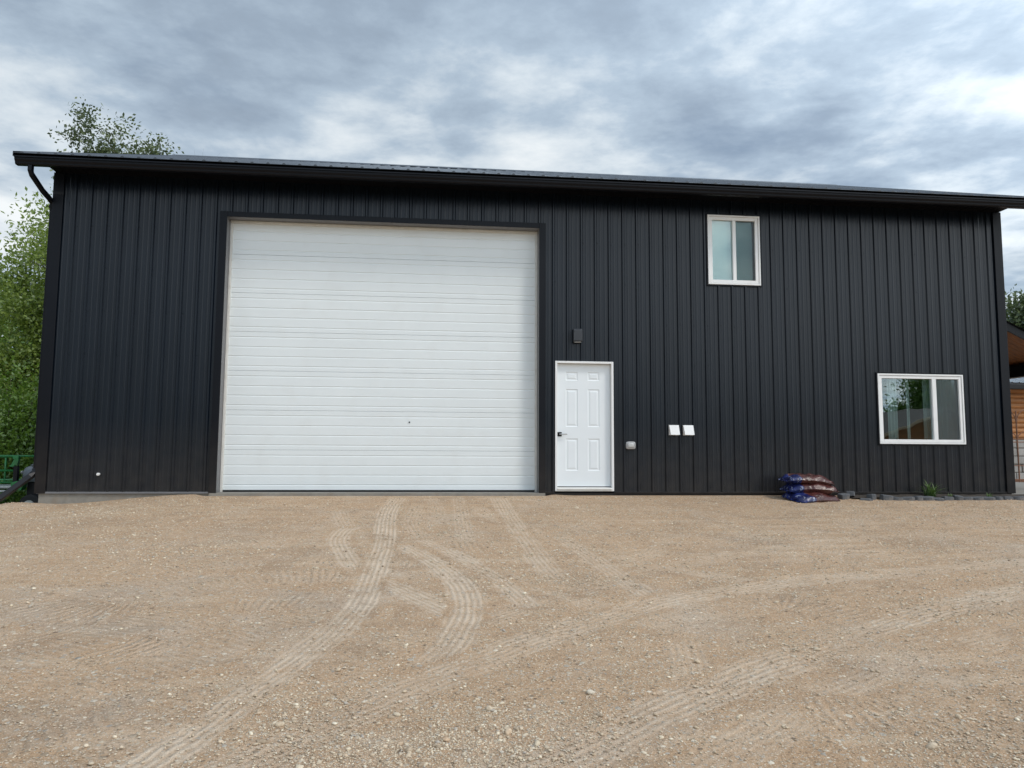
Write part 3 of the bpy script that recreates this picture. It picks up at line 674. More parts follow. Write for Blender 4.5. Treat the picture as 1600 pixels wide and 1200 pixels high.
# windows
def window(o,mull,fr,lab,left_mat,right_mat,curtain):
    x0,x1,z0,z1=o
    W=bpy.data.objects.new('window',None);COL.objects.link(W);W.parent=B;W.location=((x0+x1)/2-7.4,0,z0);W['label']=lab
    mb=MB();tw=.022
    mb.box(x0-tw,x0-.0005,-.027,-.003,z0-tw,z1+tw);mb.box(x1+.0005,x1+tw,-.027,-.003,z0-tw,z1+tw);mb.box(x0,x1,-.0265,-.003,z1+.0005,z1+tw);mb.box(x0,x1,-.0265,-.003,z0-tw,z0-.0005)
    mb.build('trim',M_trim,W)
    mb=MB();a=.026
    def ring(x0,x1,z0,z1,t_,ya,yb,e=.0):
        mb.box(x0,x0+t_,ya,yb,z0,z1);mb.box(x1-t_,x1,ya,yb,z0,z1);mb.box(x0+t_,x1-t_,ya+e,yb,z1-t_,z1);mb.box(x0+t_,x1-t_,ya+e,yb,z0,z0+t_)
    ring(x0,x1,z0,z1,a,-.040,.07,.0005)
    mb.build('frame',M_white,W,bevel=.003)
    mb=MB();i=a+.004
    ring(x0+i,x1-i,z0+i,z1-i,fr-i,-.028,.05,.0005)
    mb.box(x0+a,x1-a,-.012,.05,z0+a,z0+i-.0003)
    mb.build('sash',M_white,W,bevel=.003)
    MB().box(mull[0],mull[1],-.026,.04,z0+fr+.0003,z1-fr-.0003).build('mullion',M_white,W,bevel=.003)
    MB().box(x0+fr,mull[0]-.0003,.010,.014,z0+fr+.0004,z1-fr-.0004).build('pane',M_glass,W)
    gx0,gx1=mull[1]+.0003,x1-fr
    mb=MB();mb.box(gx0,gx0+.012,.018,.035,z0+fr+.0004,z1-fr-.0004);mb.box(gx1-.028,gx1-.0004,.018,.035,z0+fr+.0004,z1-fr-.0004)
    mb.build('inner_sash',M_grey,W)
    MB().box(gx0+.0122,gx1-.0284,.026,.029,z0+fr+.0005,z1-fr-.0005).build('pane',M_glass,W)
    MB().box(gx0,gx1-.0004,.002,.004,z0+fr+.0004,z1-fr-.0004).build('insect_screen',M_screen,W)
    # what is behind the glass
    mb=MB();d=1.6 if curtain else .5
    vs=[(x0-.4,.052,z0-.3),(x1+.4,.052,z0-.3),(x1+.4,.052,z1+.3),(x0-.4,.052,z1+.3),(x0-.4,d,z0-.3),(x1+.4,d,z0-.3),(x1+.4,d,z1+.3),(x0-.4,d,z1+.3)]
    mb.add(vs,[(4,5,6,7),(0,4,7,3),(1,2,6,5),(3,7,6,2),(0,1,5,4)]);mb.build('reveal',M_int,W)
    def drape(xa,xb,y,amp,wl,m_,nm):
        n=max(8,int((xb-xa)/.012));mb=MB()
        ps=[(xa+(xb-xa)*k/n,y+amp*math.sin(2*math.pi*(k/n)*(xb-xa)/wl+.7*math.sin(k*.11))) for k in range(n+1)]
        vs=[(p[0],p[1],z) for z in (z0-.02,z1+.02) for p in ps];mb.add(vs,[(k,k+1,n+2+k,n+1+k) for k in range(n)]);mb.build(nm,m_,W,smooth=True)
    if curtain:
        drape(x0+.28,x0+.46,.16,.018,.06,M_curt,'curtain');drape(x0+.62,x0+.68,.16,.01,.05,M_curt,'curtain');drape(mull[0]-.05,x1+.02,.16,.02,.085,M_curt,'curtain')
    else:
        MB().box(x0+.02,x1-.02,.10,.104,z0+.03,z1-.03).build('roller_blind',M_blind,W)
window(W1,(10.306,10.362),.080,'tall white slider window high under the eave',None,None,False)
window(W2,(13.712,13.784),.075,'wide white slider window low at the right end',None,None,True)

# wall fittings
L_=MB();L_.prism([(-.0225,2.375),(-.0225,2.585),(-.10,2.585),(-.125,2.56),(-.115,2.395),(-.10,2.375)],'x',7.622,7.765)
WL=L_.build('wall_light',mat('dark_grey_lamp_housing',(.035,.04,.048),.45,var=.08),B,bevel=.006);WL['label']='dark grey box light above the entry door'
MB().box(7.64,7.748,-.095,-.035,2.369,2.3745).build('lens',M_cover,WL)
for x0,x1 in ((9.177,9.340),(9.410,9.578)):
    mb=MB();mb.box(x0,x1,-.028,-.0195,.912,1.074)
    mb.prism([(-.0285,1.070),(-.0285,.925),(-.040,.925),(-.046,1.070)],'x',x0,x0+.006);mb.prism([(-.0285,1.070),(-.0285,.925),(-.040,.925),(-.046,1.070)],'x',x1-.006,x1)
    V_=mb.build('dryer_vent',M_white,B,bevel=.002);V_['label']='white louvred exhaust vent on the black siding'
    mb=MB();mb.add([(x0+.004,-.048,1.071),(x1-.004,-.048,1.071),(x1,-.095,.918),(x0+.012,-.095,.918),(x0+.004,-.043,1.071),(x1-.004,-.043,1.071),(x1,-.090,.916),(x0+.012,-.090,.916)],[(0,3,2,1),(4,5,6,7),(0,1,5,4),(1,2,6,5),(2,3,7,6),(3,0,4,7)])
    mb.build('flap',M_white,V_)
mb=MB();mb.ell((8.551,-.032,.745),(.080,.022,.062),20,10,pw=.45);O_=mb.build('outlet_cover',M_boxg,B,smooth=True);O_['label']='grey weatherproof outlet box beside the entry door'
MB().ell((8.551,-.050,.748),(.050,.014,.034),16,8,pw=.45).build('lid',M_cover,O_,smooth=True)
mb=MB();mb.disc((.559,-.03,.27),.022,'y',.03,14);mb.disc((.559,-.05,.27),.012,'y',.03,10);mb.build('pipe_stub',M_white,B)

# ---------------------------------------------------------------- bags of mulch
bm_=bpy.data.materials.new('mulch_bag_plastic');bm_.use_nodes=True;t=bm_.node_tree;b=t.nodes['Principled BSDF'];b.inputs['Roughness'].default_value=.27
tcn=N(t,'ShaderNodeTexCoord');s_=N(t,'ShaderNodeSeparateXYZ');t.links.new(tcn.outputs['Object'],s_.inputs[0])
nz=N(t,'ShaderNodeTexNoise');nz.inputs['Scale'].default_value=9;nz.inputs['Detail'].default_value=5;t.links.new(tcn.outputs['Object'],nz.inputs['Vector'])
edge=math_(t,'ADD',s_.outputs[0],math_(t,'MULTIPLY',math_(t,'SUBTRACT',nz.outputs['Fac'],.5),.16))
edge=math_(t,'ADD',edge,math_(t,'MULTIPLY',s_.outputs[1],.35))
blue=math_(t,'LESS_THAN',edge,-.235)
brown=ramp(t,nz.outputs['Fac'],[(.3,(.040,.010,.009)),(.6,(.085,.026,.022)),(.75,(.13,.06,.045))])
bl=ramp(t,nz.outputs['Fac'],[(.3,(.008,.009,.04)),(.58,(.014,.022,.11)),(.7,(.03,.05,.22))])
c=mixc(t,blue,brown,bl)
# pale printed lettering strokes on the blue
wv=N(t,'ShaderNodeTexWave');wv.inputs['Scale'].default_value=9;wv.inputs['Distortion'].default_value=7;wv.inputs['Detail'].default_value=3;t.links.new(tcn.outputs['Object'],wv.inputs['Vector'])
n5=N(t,'ShaderNodeTexNoise');n5.inputs['Scale'].default_value=13;n5.inputs['Detail'].default_value=2;t.links.new(tcn.outputs['Object'],n5.inputs['Vector'])
lt=math_(t,'MULTIPLY',math_(t,'GREATER_THAN',n5.outputs['Fac'],.63),math_(t,'LESS_THAN',edge,-.25))
c=mixc(t,math_(t,'MULTIPLY',lt,.45),c,(.35,.40,.55));t.links.new(c,b.inputs['Base Color'])
n2=N(t,'ShaderNodeTexNoise');n2.inputs['Scale'].default_value=8;n2.inputs['Detail'].default_value=4;n2.inputs['Distortion'].default_value=1.0;t.links.new(tcn.outputs['Object'],n2.inputs['Vector'])
bp=N(t,'ShaderNodeBump');bp.inputs['Distance'].default_value=.022;bp.inputs['Strength'].default_value=1;t.links.new(n2.outputs['Fac'],bp.inputs['Height']);t.links.new(bp.outputs[0],b.inputs['Normal'])
def bag(loc,L,Wd,H,rz,seed,label,droop=.03,lift=0,ry=0.,rx=0.):
    nu,nv=40,24;r_=np.random.default_rng(seed);V=[]
    for side in (1,-1):
        for j in range(nv+1):
            for i in range(nu+1):
                u=i/nu*2-1;v_=j/nv*2-1
                th=max(0,(1-abs(u)**4.5))**.5*max(0,(1-abs(v_)**3.2))**.5
                x=u*L/2*(1-.05*v_*v_);y=v_*Wd/2*(1-.10*u*u)
                lump=.014*math.sin(5*u+seed)*math.cos(4*v_+2*seed)+.012*math.sin(11*u*v_+seed*1.7)+.010*float(vnoise(x*1.0+seed,y,.08)-.5)*2
                z=side*(H/2*th)+lump*th-droop*(u*u*1.2)*(1 if side>0 else .5)-.02*abs(u)**6*math.sin(6*v_+seed)
                V.append((x,y,z))
    o2=(nu+1)*(nv+1);Fc=[]
    for s__ in (0,1):
        for j in range(nv):
            for i in range(nu):
                a=s__*o2+j*(nu+1)+i;q=(a,a+1,a+nu+2,a+nu+1);Fc.append(q if s__==0 else q[::-1])
    mb=MB();mb.add(V,Fc)
    o=mb.build('mulch_bag',bm_,smooth=True)
    o.location=loc;o.rotation_euler=(rx,ry,rz)
    # crimped end seams of the sack
    for sx in (-1,1):
        m2=MB();n=14;vs=[]
        for k in range(n+1):
            y=(k/n*2-1)*Wd*.40
            for xx in (0,.035): vs.append((sx*(L/2*.95+xx),y,-droop*1.1+.008*math.sin(k*1.9+seed)-(.012 if xx else 0)))
        m2.add(vs,[(2*k,2*k+1,2*k+3,2*k+2) for k in range(n)])
        e=m2.build('end_seam',bm_);e.parent=o
        sm=e.modifiers.new('th','SOLIDIFY');sm.thickness=.003
    return tag(o,label,'mulch bag','bags of mulch stacked against the wall')
bag((11.28,-.52,-.025),.80,.52,.175,R(16),1,'bottom mulch bag of the stack, its broad blue face spilling toward the gravel',rx=R(10))
bag((11.27,-.45,.105),.76,.50,.175,R(-8),2,'middle brown and blue mulch bag, squashed between the other two',rx=R(3))
bag((11.24,-.43,.232),.72,.48,.165,R(-3),3,'topmost mulch bag of the stack, glossy brown with a blue left end',rx=R(2),ry=R(4))

# ---------------------------------------------------------------- edging blocks
M_pav=mat('grey_edging_block',(.10,.105,.112),.92,var=.25,vscale=14,bump=.004,bscale=50,dirt=((.28,.22,.16),.6,7))
def block_mesh(seed,L,Wd,H):
    r_=random.Random(seed);mb=MB()
    q=[(-L/2,-Wd/2+.02),(-L/4,-Wd/2),(L/4,-Wd/2),(L/2,-Wd/2+.02),(L/2-.02,Wd/2),(-L/2+.02,Wd/2)]
    q=[(a+r_.uniform(-.007,.007),b_+r_.uniform(-.007,.007)) for a,b_ in q]
    n=len(q);vs=[]
    for z,sc_ in ((0,1),(H*.86,1),(H,.9)): vs+=[(a*sc_,b_*sc_,z+r_.uniform(-.005,.005)) for a,b_ in q]
    mb.add(vs,[tuple(range(n))[::-1],tuple(range(2*n,3*n))]+[(l*n+k,l*n+(k+1)%n,l*n+n+(k+1)%n,l*n+n+k) for l in (0,1) for k in range(n)])
    return mb
variants=[(.19,.12,.088),(.15,.13,.078),(.20,.11,.084),(.13,.12,.092)]
x=11.98;k=0;rr=random.Random(5);metas=[None]*4
def put_block(x,y,rz,tx,ty,label,dz=0,vi=None):
    global k
    vi=k%4 if vi is None else vi
    if metas[vi] is None:
        o=block_mesh(vi+20,*variants[vi]).build('edging_block',M_pav,bevel=.006);metas[vi]=o
    else:
        o=metas[vi].copy();COL.objects.link(o)
    o.location=(x,y,float(ground_z(x,y))-.035+dz);o.rotation_euler=(tx,ty,rz);k+=1
    return tag(o,label,'edging block','grey concrete blocks edging the narrow wall bed')
put_block(11.86,-.42,R(25),R(6),R(-5),'leaning grey edging block tight against the mulch bags',.03,0)
put_block(12.02,-.33,R(70),0,R(12),'grey edging block raised highest, second from the mulch bags',.06,1)
put_block(12.17,-.50,R(-20),R(8),0,'low half buried grey edging block, third from the mulch bags',-.03,2)
put_block(12.31,-.44,R(35),R(-5),R(7),'tilted grey edging block, fourth from the mulch bags, before the straight row',.02,3)
x=12.50
while x<16.2:
    y=-.50-.03*math.sin(x*2.1)-.02*(x-12.5)+rr.uniform(-.012,.012)
    big_=x<12.8
    put_block(x,y,R(rr.uniform(-12,12)),R(rr.uniform(-7,7)),R(rr.uniform(-6,6)),
        'larger square grey block where the straight edging row begins' if x<12.51 else 'grey concrete block in the straight edging row below the wide window',rr.uniform(-.012,.012)+(.02 if x<12.51 else 0))
    x+=variants[(k-1)%4][0]*.5+variants[k%4][0]*.5+.004
# dark soil in the bed behind the blocks
M_soil=mat('bed_soil',(.05,.038,.028),.95,var=.4,vscale=12,bump=.02,bscale=30)
xs_=np.arange(12.0,16.3,.05);ys_=np.arange(-.46,-.02,.04);A,Bq=np.meshgrid(xs_,ys_);a=A.ravel();b_=Bq.ravel()
zz=base_z(a,b_)+.02+.035*(fbm(a,b_,.18,3)-.4);nx_=len(xs_);ii=(np.arange(len(ys_)-1)[:,None]*nx_+np.arange(nx_-1)[None]).ravel()
tag(np_mesh('planting_soil',np.stack([a,b_,zz],1),np.stack([ii,ii+1,ii+1+nx_,ii+nx_],1),M_soil,smooth=True),kind='structure')

# ---------------------------------------------------------------- weeds
def leafmat(name,a,b_,trans=.35):
    m=bpy.data.materials.new(name);m.use_nodes=True;t=m.node_tree;t.nodes.clear();o=N(t,'ShaderNodeOutputMaterial')
    at=N(t,'ShaderNodeAttribute',attribute_name='tone');g=N(t,'ShaderNodeNewGeometry');n=N(t,'ShaderNodeTexNoise');n.inputs['Scale'].default_value=.8;n.inputs['Detail'].default_value=3;t.links.new(g.outputs['Position'],n.inputs['Vector'])
    f=math_(t,'ADD',math_(t,'MULTIPLY',at.outputs['Fac'],.6),math_(t,'MULTIPLY',n.outputs['Fac'],.4))
    c=ramp(t,f,[(.15,a),(.85,b_)])
    d=N(t,'ShaderNodeBsdfDiffuse');t.links.new(c,d.inputs[0]);tr=N(t,'ShaderNodeBsdfTranslucent');t.links.new(c,tr.inputs[0])
    mx=N(t,'ShaderNodeMixShader');mx.inputs[0].default_value=trans;t.links.new(d.outputs[0],mx.inputs[1]);t.links.new(tr.outputs[0],mx.inputs[2])
    gl=N(t,'ShaderNodeBsdfGlossy');gl.inputs['Roughness'].default_value=.5;gl.inputs[0].default_value=(.9,.95,1,1);m2=N(t,'ShaderNodeMixShader');m2.inputs[0].default_value=.05
    t.links.new(mx.outputs[0],m2.inputs[1]);t.links.new(gl.outputs[0],m2.inputs[2]);t.links.new(m2.outputs[0],o.inputs[0]);return m
M_grass=leafmat('weed_leaf',(.06,.12,.02),(.16,.26,.06))
def blades(name,c,n,hl,spread,seed,label,cat):
    r_=np.random.default_rng(seed);V=[];Fq=[];T=[]
    for i in range(n):
        a=r_.random()*6.283;L=hl*(.45+.6*r_.random());lean=spread*(.2+r_.random());wd=.006+.006*r_.random()
        bx,by=(r_.random(2)-.5)*.10*(hl/.3)
        dx,dy=math.cos(a),math.sin(a);o=len(V);ns=6
        for k_ in range(ns+1):
            q=k_/ns;h=L*(q-.28*lean*q*q*2);out=L*lean*q*q
            w_=wd*(1-q)**.7+.0008
            V+= [(bx+dx*out-dy*w_,by+dy*out+dx*w_,h),(bx+dx*out+dy*w_,by+dy*out-dx*w_,h)];T+=[r_.random()]*2 if k_==0 else [T[-1]]*2
        Fq+=[(o+2*k_,o+2*k_+1,o+2*k_+3,o+2*k_+2) for k_ in range(ns)]
    ob=np_mesh(name,np.array(V),np.array(Fq),M_grass,attr={'tone':('FLOAT','POINT',np.array(T))});ob.location=c
    return tag(ob,label,cat)
blades('weed',(13.42,-.27,-.075),95,.36,.9,4,'tall green weed sprouting against the wall under the wide window','weed')
blades('weed',(13.75,-.30,-.08),45,.11,1.0,5,'low green tuft just right of the tall weed in the bed','weed')
blades('weed',(14.42,-.30,-.08),60,.12,1.1,6,'small spreading weed in the bed near the right corner of the building','weed')
blades('weed',(10.95,-.20,-.09),14,.07,1.0,8,'tiny green sprout on the gravel beside the mulch bags','weed')

# ---------------------------------------------------------------- trees
M_bark=mat('bark',(.085,.065,.05),.95,var=.3,vscale=8,bump=.01,bscale=25,stretch=(1,1,.3))
M_leafA=leafmat('leaf_light',(.12,.19,.025),(.36,.46,.09),.5)
M_leafB=leafmat('leaf_mid',(.07,.15,.015),(.23,.37,.045),.45)
M_leafC=leafmat('leaf_olive',(.045,.075,.025),(.17,.21,.08),.3)
def make_tree(loc,H,crown_lo,rad,seed,leaf,nleaf,ls,name='leafy_tree',trunk_r=.16,lean=(0,0),levels=3,spray=.30,leaders=0,topw=None,xr=None):
    r_=random.Random(seed);mb=MB();tips=[]
    def branch(p,d,L,r0,lv):
        n=5;pts=[p];rs=[r0];q=Vector(p);dd=Vector(d)
        for i in range(n):
            dd=(dd+Vector((r_.uniform(-1,1),r_.uniform(-1,1),r_.uniform(-.5,.9)))*.17).normalized()
            q=q+dd*L/n;pts.append(q.copy());rs.append(r0*(1-(i+1)/n*.72))
        mb.tube(pts,rs,6 if lv<2 else 4,caps=False)
        if lv>=1:
            for i in range(1,n+1): tips.append((pts[i],L*.16))
        if lv<levels:
            nb=(7 if lv==0 else 5)
            for k_ in range(nb):
                f=.25+.75*(k_+r_.random())/nb;i=min(n-1,int(f*n));pp=pts[i].lerp(pts[i+1],f*n-i) if f<1 else pts[-1]
                a=r_.uniform(0,6.283);ax=dd.orthogonal().normalized();ax.rotate(Matrix.Rotation(a,3,dd))
                nd=(dd*r_.uniform(.5,.9)+ax*r_.uniform(.6,1.0)+Vector((0,0,.15))).normalized()
                branch(pp,nd,L*r_.uniform(.42,.62),rs[i]*.55,lv+1)
    base=Vector((0,0,-.3));top=Vector((lean[0],lean[1],H*.62))
    pts=[base];n=7
    for i in range(1,n+1): pts.append(base.lerp(top,i/n)+Vector((r_.uniform(-1,1),r_.uniform(-1,1),0))*H*.012)
    rs=[trunk_r*(1.25 if i==0 else 1-.62*i/n) for i in range(n+1)]
    mb.tube(pts,rs,9)
    nb=max(6,int(H*1.3))
    for k_ in range(nb):
        f=crown_lo+(1-crown_lo)*(k_+.5)/nb;z=f*H*.66;i=min(n-1,int(z/(H*.62)*n));pp=pts[i].lerp(pts[i+1],min(1,z/(H*.62)*n-i))
        a=k_*2.4+r_.uniform(-.5,.5);up=.35+.9*f
        branch(pp,Vector((math.cos(a),math.sin(a),up)).normalized(),rad*r_.uniform(.75,1.1),rs[i]*.5,0)
    if leaders==0: branch(pts[-1],Vector((0,0,1)),H*.36,rs[-1],0)
    for k_ in range(leaders):
        a=k_*6.283/leaders+.4;branch(pts[-1],Vector((math.cos(a)*.42,math.sin(a)*.4,1)).normalized(),H*r_.uniform(.20,.29),rs[-1]*.8,0)
    T=bpy.data.objects.new(name,None);COL.objects.link(T);T.location=loc
    tr=mb.build('trunk',M_bark);tr.parent=T
    # leaves in sprays about the twigs
    rn=np.random.default_rng(seed+99);tp=np.array([list(a) for a,_ in tips]);tw=rn.random(len(tp))**1.5;tw=tw*(np.where(tp[:,2]>topw,1,.12) if topw else 1)*(((tp[:,0]>xr[0])&(tp[:,0]<xr[1])) if xr else 1);pr_=tw/tw.sum()
    ix=rn.choice(len(tp),nleaf,p=pr_);c=tp[ix]+rn.normal(size=(nleaf,3))*spray*np.array([1,1,.8])
    return T,c,rn,tr,ls,leaf
def leaves(T,c,rn,tr,ls,leaf):
    n=len(c);d=rn.normal(size=(n,3));d/=np.linalg.norm(d,axis=1)[:,None]
    e=rn.normal(size=(n,3));e-=d*(d*e).sum(1)[:,None];e/=np.linalg.norm(e,axis=1)[:,None];nn=np.cross(d,e)
    s=ls*(.6+.8*rn.random(n))[:,None]
    V=np.stack([c-d*s,c+e*s*.52+nn*s*.1,c+d*s,c-e*s*.52+nn*s*.1],1).reshape(-1,3)
    Fq=np.arange(4*n).reshape(-1,4)
    o=np_mesh('crown',V,Fq,leaf,parent=T,attr={'tone':('FLOAT','POINT',np.repeat(rn.random(n),4))})
    return T
def tree(label,loc,H,lo,rad,seed,leaf,nleaf,ls=.05,group=None,**kw):
    T=leaves(*make_tree(loc,H,lo,rad,seed,leaf,nleaf,ls,**kw))
    return tag(T,label,'tree',group)
tree('tall thin crowned tree whose top pokes above the roof at its left end',(-2.7,9.2,-.6),9.8,.35,1.15,21,M_leafC,20000,.05,lean=(.40,0),trunk_r=.13,levels=2,spray=.16,leaders=5,topw=7.6,xr=(-1.7,.95))
tree('broad light green tree with dark leaning limbs left of the building',(-5.7,9.4,-.6),7.3,.18,1.85,23,M_leafA,34000,.055,lean=(.9,0),trunk_r=.17,levels=2)
tree('yellow green young tree crowding the left corner of the building',(-4.1,8.2,-.6),6.5,.10,1.15,25,M_leafA,20000,.05,lean=(.1,.2),trunk_r=.09,levels=2)
# dense shrubs under the trees
def shrub(label,loc,rx,ry,h,seed,n,leafm):
    rn=np.random.default_rng(seed);mb=MB();r_=random.Random(seed)
    for k_ in range(16):
        a=r_.uniform(0,6.28);q=r_.uniform(.3,.9);mb.tube([(0,0,-.1),(math.cos(a)*rx*q*.4,math.sin(a)*ry*q*.4,h*.4),(math.cos(a)*rx*q,math.sin(a)*ry*q,h*r_.uniform(.6,.95))],[.03,.02,.006],5)
    T=bpy.data.objects.new('shrub',None);COL.objects.link(T);T.location=loc
    tr=mb.build('stem',M_bark);tr.parent=T
    nc=70;cc=rn.normal(size=(nc,3));cc/=np.linalg.norm(cc,axis=1)[:,None];cc*=(.45+.55*rn.random(nc)**.5)[:,None];cc[:,2]=np.abs(cc[:,2]);cc*=np.array([rx,ry,h])
    cc=np.concatenate([cc,cc[:40]*np.array([1,1,.35])])
    ix=rn.integers(0,len(cc),n);c=cc[ix]+rn.normal(size=(n,3))*np.array([.26,.26,.22])*(.5+h/4)
    c=c[c[:,2]>-.1]
    leaves(T,c,rn,None,.045,leafm);return tag(T,label,'shrub')
shrub('dense bright green bush behind the green trailer frame',(-4.2,6.6,-.6),1.5,1.1,3.1,31,30000,M_leafB)
shrub('deep green bush filling the gap beside the left corner of the building',(-2.65,6.4,-.6),1.0,.9,2.9,32,26000,M_leafB)
shrub('taller leafy bush behind the others, left of the building',(-5.3,10.5,-.6),2.2,1.2,4.4,33,38000,M_leafB)
shrub('dark low bush in shade behind the grey mower',(-1.9,8.6,-.6),1.2,1.0,2.6,34,20000,M_leafB)
tree('olive green tree showing above the lean-to roof at the right edge',(28.9,15.0,-.9),7.1,.2,2.6,27,M_leafC,42000,.075,lean=(0,0),trunk_r=.2,levels=2,spray=.26)
# trees far behind the yard: they close the view between the buildings and mirror in the windows
BG='green trees across the yard mirrored in the window glass'
src=tree('leafy green tree across the yard behind the photographer, mirrored in the window',(52,-40,-1.6),9,.15,2.8,41,M_leafB,26000,.13,group=BG,trunk_r=.25,levels=2,spray=.5)
def dup(o,loc,rz,s=1,label=None):
    c=o.copy();COL.objects.link(c);c.location=loc;c.rotation_euler=(0,0,rz);c.scale=(s,s,s)
    for ch in list(o.children): d=ch.copy();COL.objects.link(d);d.parent=c
    if label: c['label']=label
    return c
for i,(x,y,s) in enumerate([(49,-50,.95),(24,-47,.8),(40,-52,.8),(16,-46,.85),(8,-47,.8),(0,-46,.9),(-9,-44,.8),(-18,-40,.9),(33,-49,.7),(-27,-33,.9)]):
    dup(src,(x,y,-1.7),i*1.7,s)

# ---------------------------------------------------------------- left side: parked implements
M_green=mat('green_paint',(.025,.22,.06),.38,var=.15,vscale=5,dirt=((.12,.10,.06),.3,6))
M_silv=mat('galvanised',(.50,.50,.49),.42,metal=.7,var=.12)
M_hood=mat('grey_plastic_hood',(.13,.145,.165),.38,var=.06)
M_tyre=mat('tyre_rubber',(.02,.02,.02),.85,var=.2)
lz=-.60
FR=empty('utility_trailer',(-2.9,3.1,lz),'green tube frame trailer with a ramp, at the left edge of the photo','trailer')
mb=MB()
for (a,b_) in (((-4.6,3.0,.49),(-2.13,3.0,.49)),((-4.6,3.0,.235),(-2.20,3.0,.235)),((-4.6,3.0,.02),(-2.14,3.0,.02)),((-4.6,4.2,.49),(-2.13,4.2,.49)),((-4.6,4.2,.02),(-2.14,4.2,.02))): mb.tube([a,b_],.020,8)
for x in (-4.6,-3.8,-3.0): mb.tube([(x,3.0,.0),(x,3.0,.49)],.018,8);mb.tube([(x,4.2,.0),(x,4.2,.49)],.018,8)
mb.build('rail',M_green,FR,smooth=True)
mb=MB();mb.box(-2.22,-2.12,2.96,3.04,.445,.50);mb.prism([(-2.25,.33),(-2.14,.33),(-2.12,.44),(-2.19,.46)],'y',2.965,3.035);mb.box(-2.27,-2.19,2.96,3.05,.305,.335);mb.build('bracket',M_green,FR,bevel=.006)
mb=MB();mb.box(-2.20,-2.13,2.965,3.045,-.02,.31);mb.build('post',M_blk,FR,bevel=.004)
mb=MB();mb.prism([(-2.22,-.10),(-2.03,-.12),(-1.98,.01),(-2.10,.05),(-2.20,.02)],'y',2.93,3.07);mb.disc((-2.09,2.92,-.03),.05,'y',.04,12);mb.build('hitch_block',M_green,FR,bevel=.006)
mb=MB();mb.box(-4.6,-2.18,2.90,3.02,-.075,-.045);mb.box(-4.6,-2.20,2.86,2.94,-.145,-.115);mb.box(-4.6,-2.2,2.80,2.86,-.21,-.185);mb.box(-4.6,-2.3,3.1,4.2,-.10,-.07);mb.build('ramp',M_silv,FR,bevel=.004)
for y in (2.95,4.28):
    mb=MB();mb.disc((-3.6,y+.0,lz+.24),.24,'y',.14,22);W_=mb.build('wheel',M_tyre,FR,bevel=.02);MB().disc((-3.6,y-.06,lz+.24),.13,'y',.05,16).build('rim',M_green,W_)
# grey riding mower, its nose showing past the corner
MO=empty('riding_mower',(-1.4,3.3,lz),'grey hooded riding mower parked behind the left corner of the building','mower')
mb=MB()
cs=[(-2.12,.10,.10,.26),(-2.08,.05,.22,.30),(-1.98,.03,.27,.325),(-1.80,.03,.30,.315),(-1.55,.02,.30,.31),(-1.30,.02,.30,.33)]
vs=[];n=14
for x,zb,hw,zt in cs:
    for k_ in range(n):
        a=math.pi*k_/(n-1);vs.append((x,3.3-hw*math.cos(a),zb+(zt-zb)*max(0,math.sin(a))**.45))
mb.add(vs,[(i*n+q,i*n+q+1,(i+1)*n+q+1,(i+1)*n+q) for i in range(len(cs)-1) for q in range(n-1)]+[tuple(range(n))[::-1]])
hd=mb.build('hood',M_hood,MO,smooth=True);sm=hd.modifiers.new('t','SOLIDIFY');sm.thickness=.012
mb=MB();mb.prism([(-2.0,.335),(-1.90,.375),(-1.30,.385),(-1.3,.32),(-1.95,.315)],'y',3.12,3.48);mb.build('hood_scoop',M_hood,MO,bevel=.015)
MB().box(-2.02,-.7,3.10,3.50,-.35,.03).build('chassis',M_blk,MO,bevel=.02)
for x,r_ in ((-1.88,.20),(-.75,.27)):
    for y in (3.02,3.58):
        mb=MB();mb.disc((x,y,lz+r_),r_,'y',.15,24);W_=mb.build('wheel',M_tyre,MO,bevel=.03);MB().disc((x,y-.07*(1 if y<3.3 else -1),lz+r_),r_*.5,'y',.04,16).build('rim',M_silv,W_)
mb=MB();mb.box(-.98,-.58,3.12,3.48,.06,.14);mb.prism([(-.62,.12),(-.54,.12),(-.46,.50),(-.54,.50)],'y',3.14,3.46);mb.build('seat',M_blk,MO,bevel=.03)
mb=MB();mb.tube([(-1.25,3.3,.3),(-1.12,3.3,.46)],.02,8);mb.tube([(-1.12+.08*math.cos(a)*.5,3.3+.16*math.sin(a),.46+.08*math.cos(a)) for a in np.linspace(0,6.28,17)],.012,6);mb.build('steering_wheel',M_blk,MO)
for y in (3.14,3.46):
    MB().ell((-2.135,y,.20),(.02,.045,.03)).build('headlight',M_cover,MO,smooth=True)
# pale pipe end and board on the sand at the left edge
mb=MB();mb.tube([(-1.9,-.20,-.30),(-.76,-.42,-.21)],.045,14);tag(mb.build('drain_pipe',M_white,smooth=False),'pale plastic pipe lying on the sand under the downspout extension','pipe')

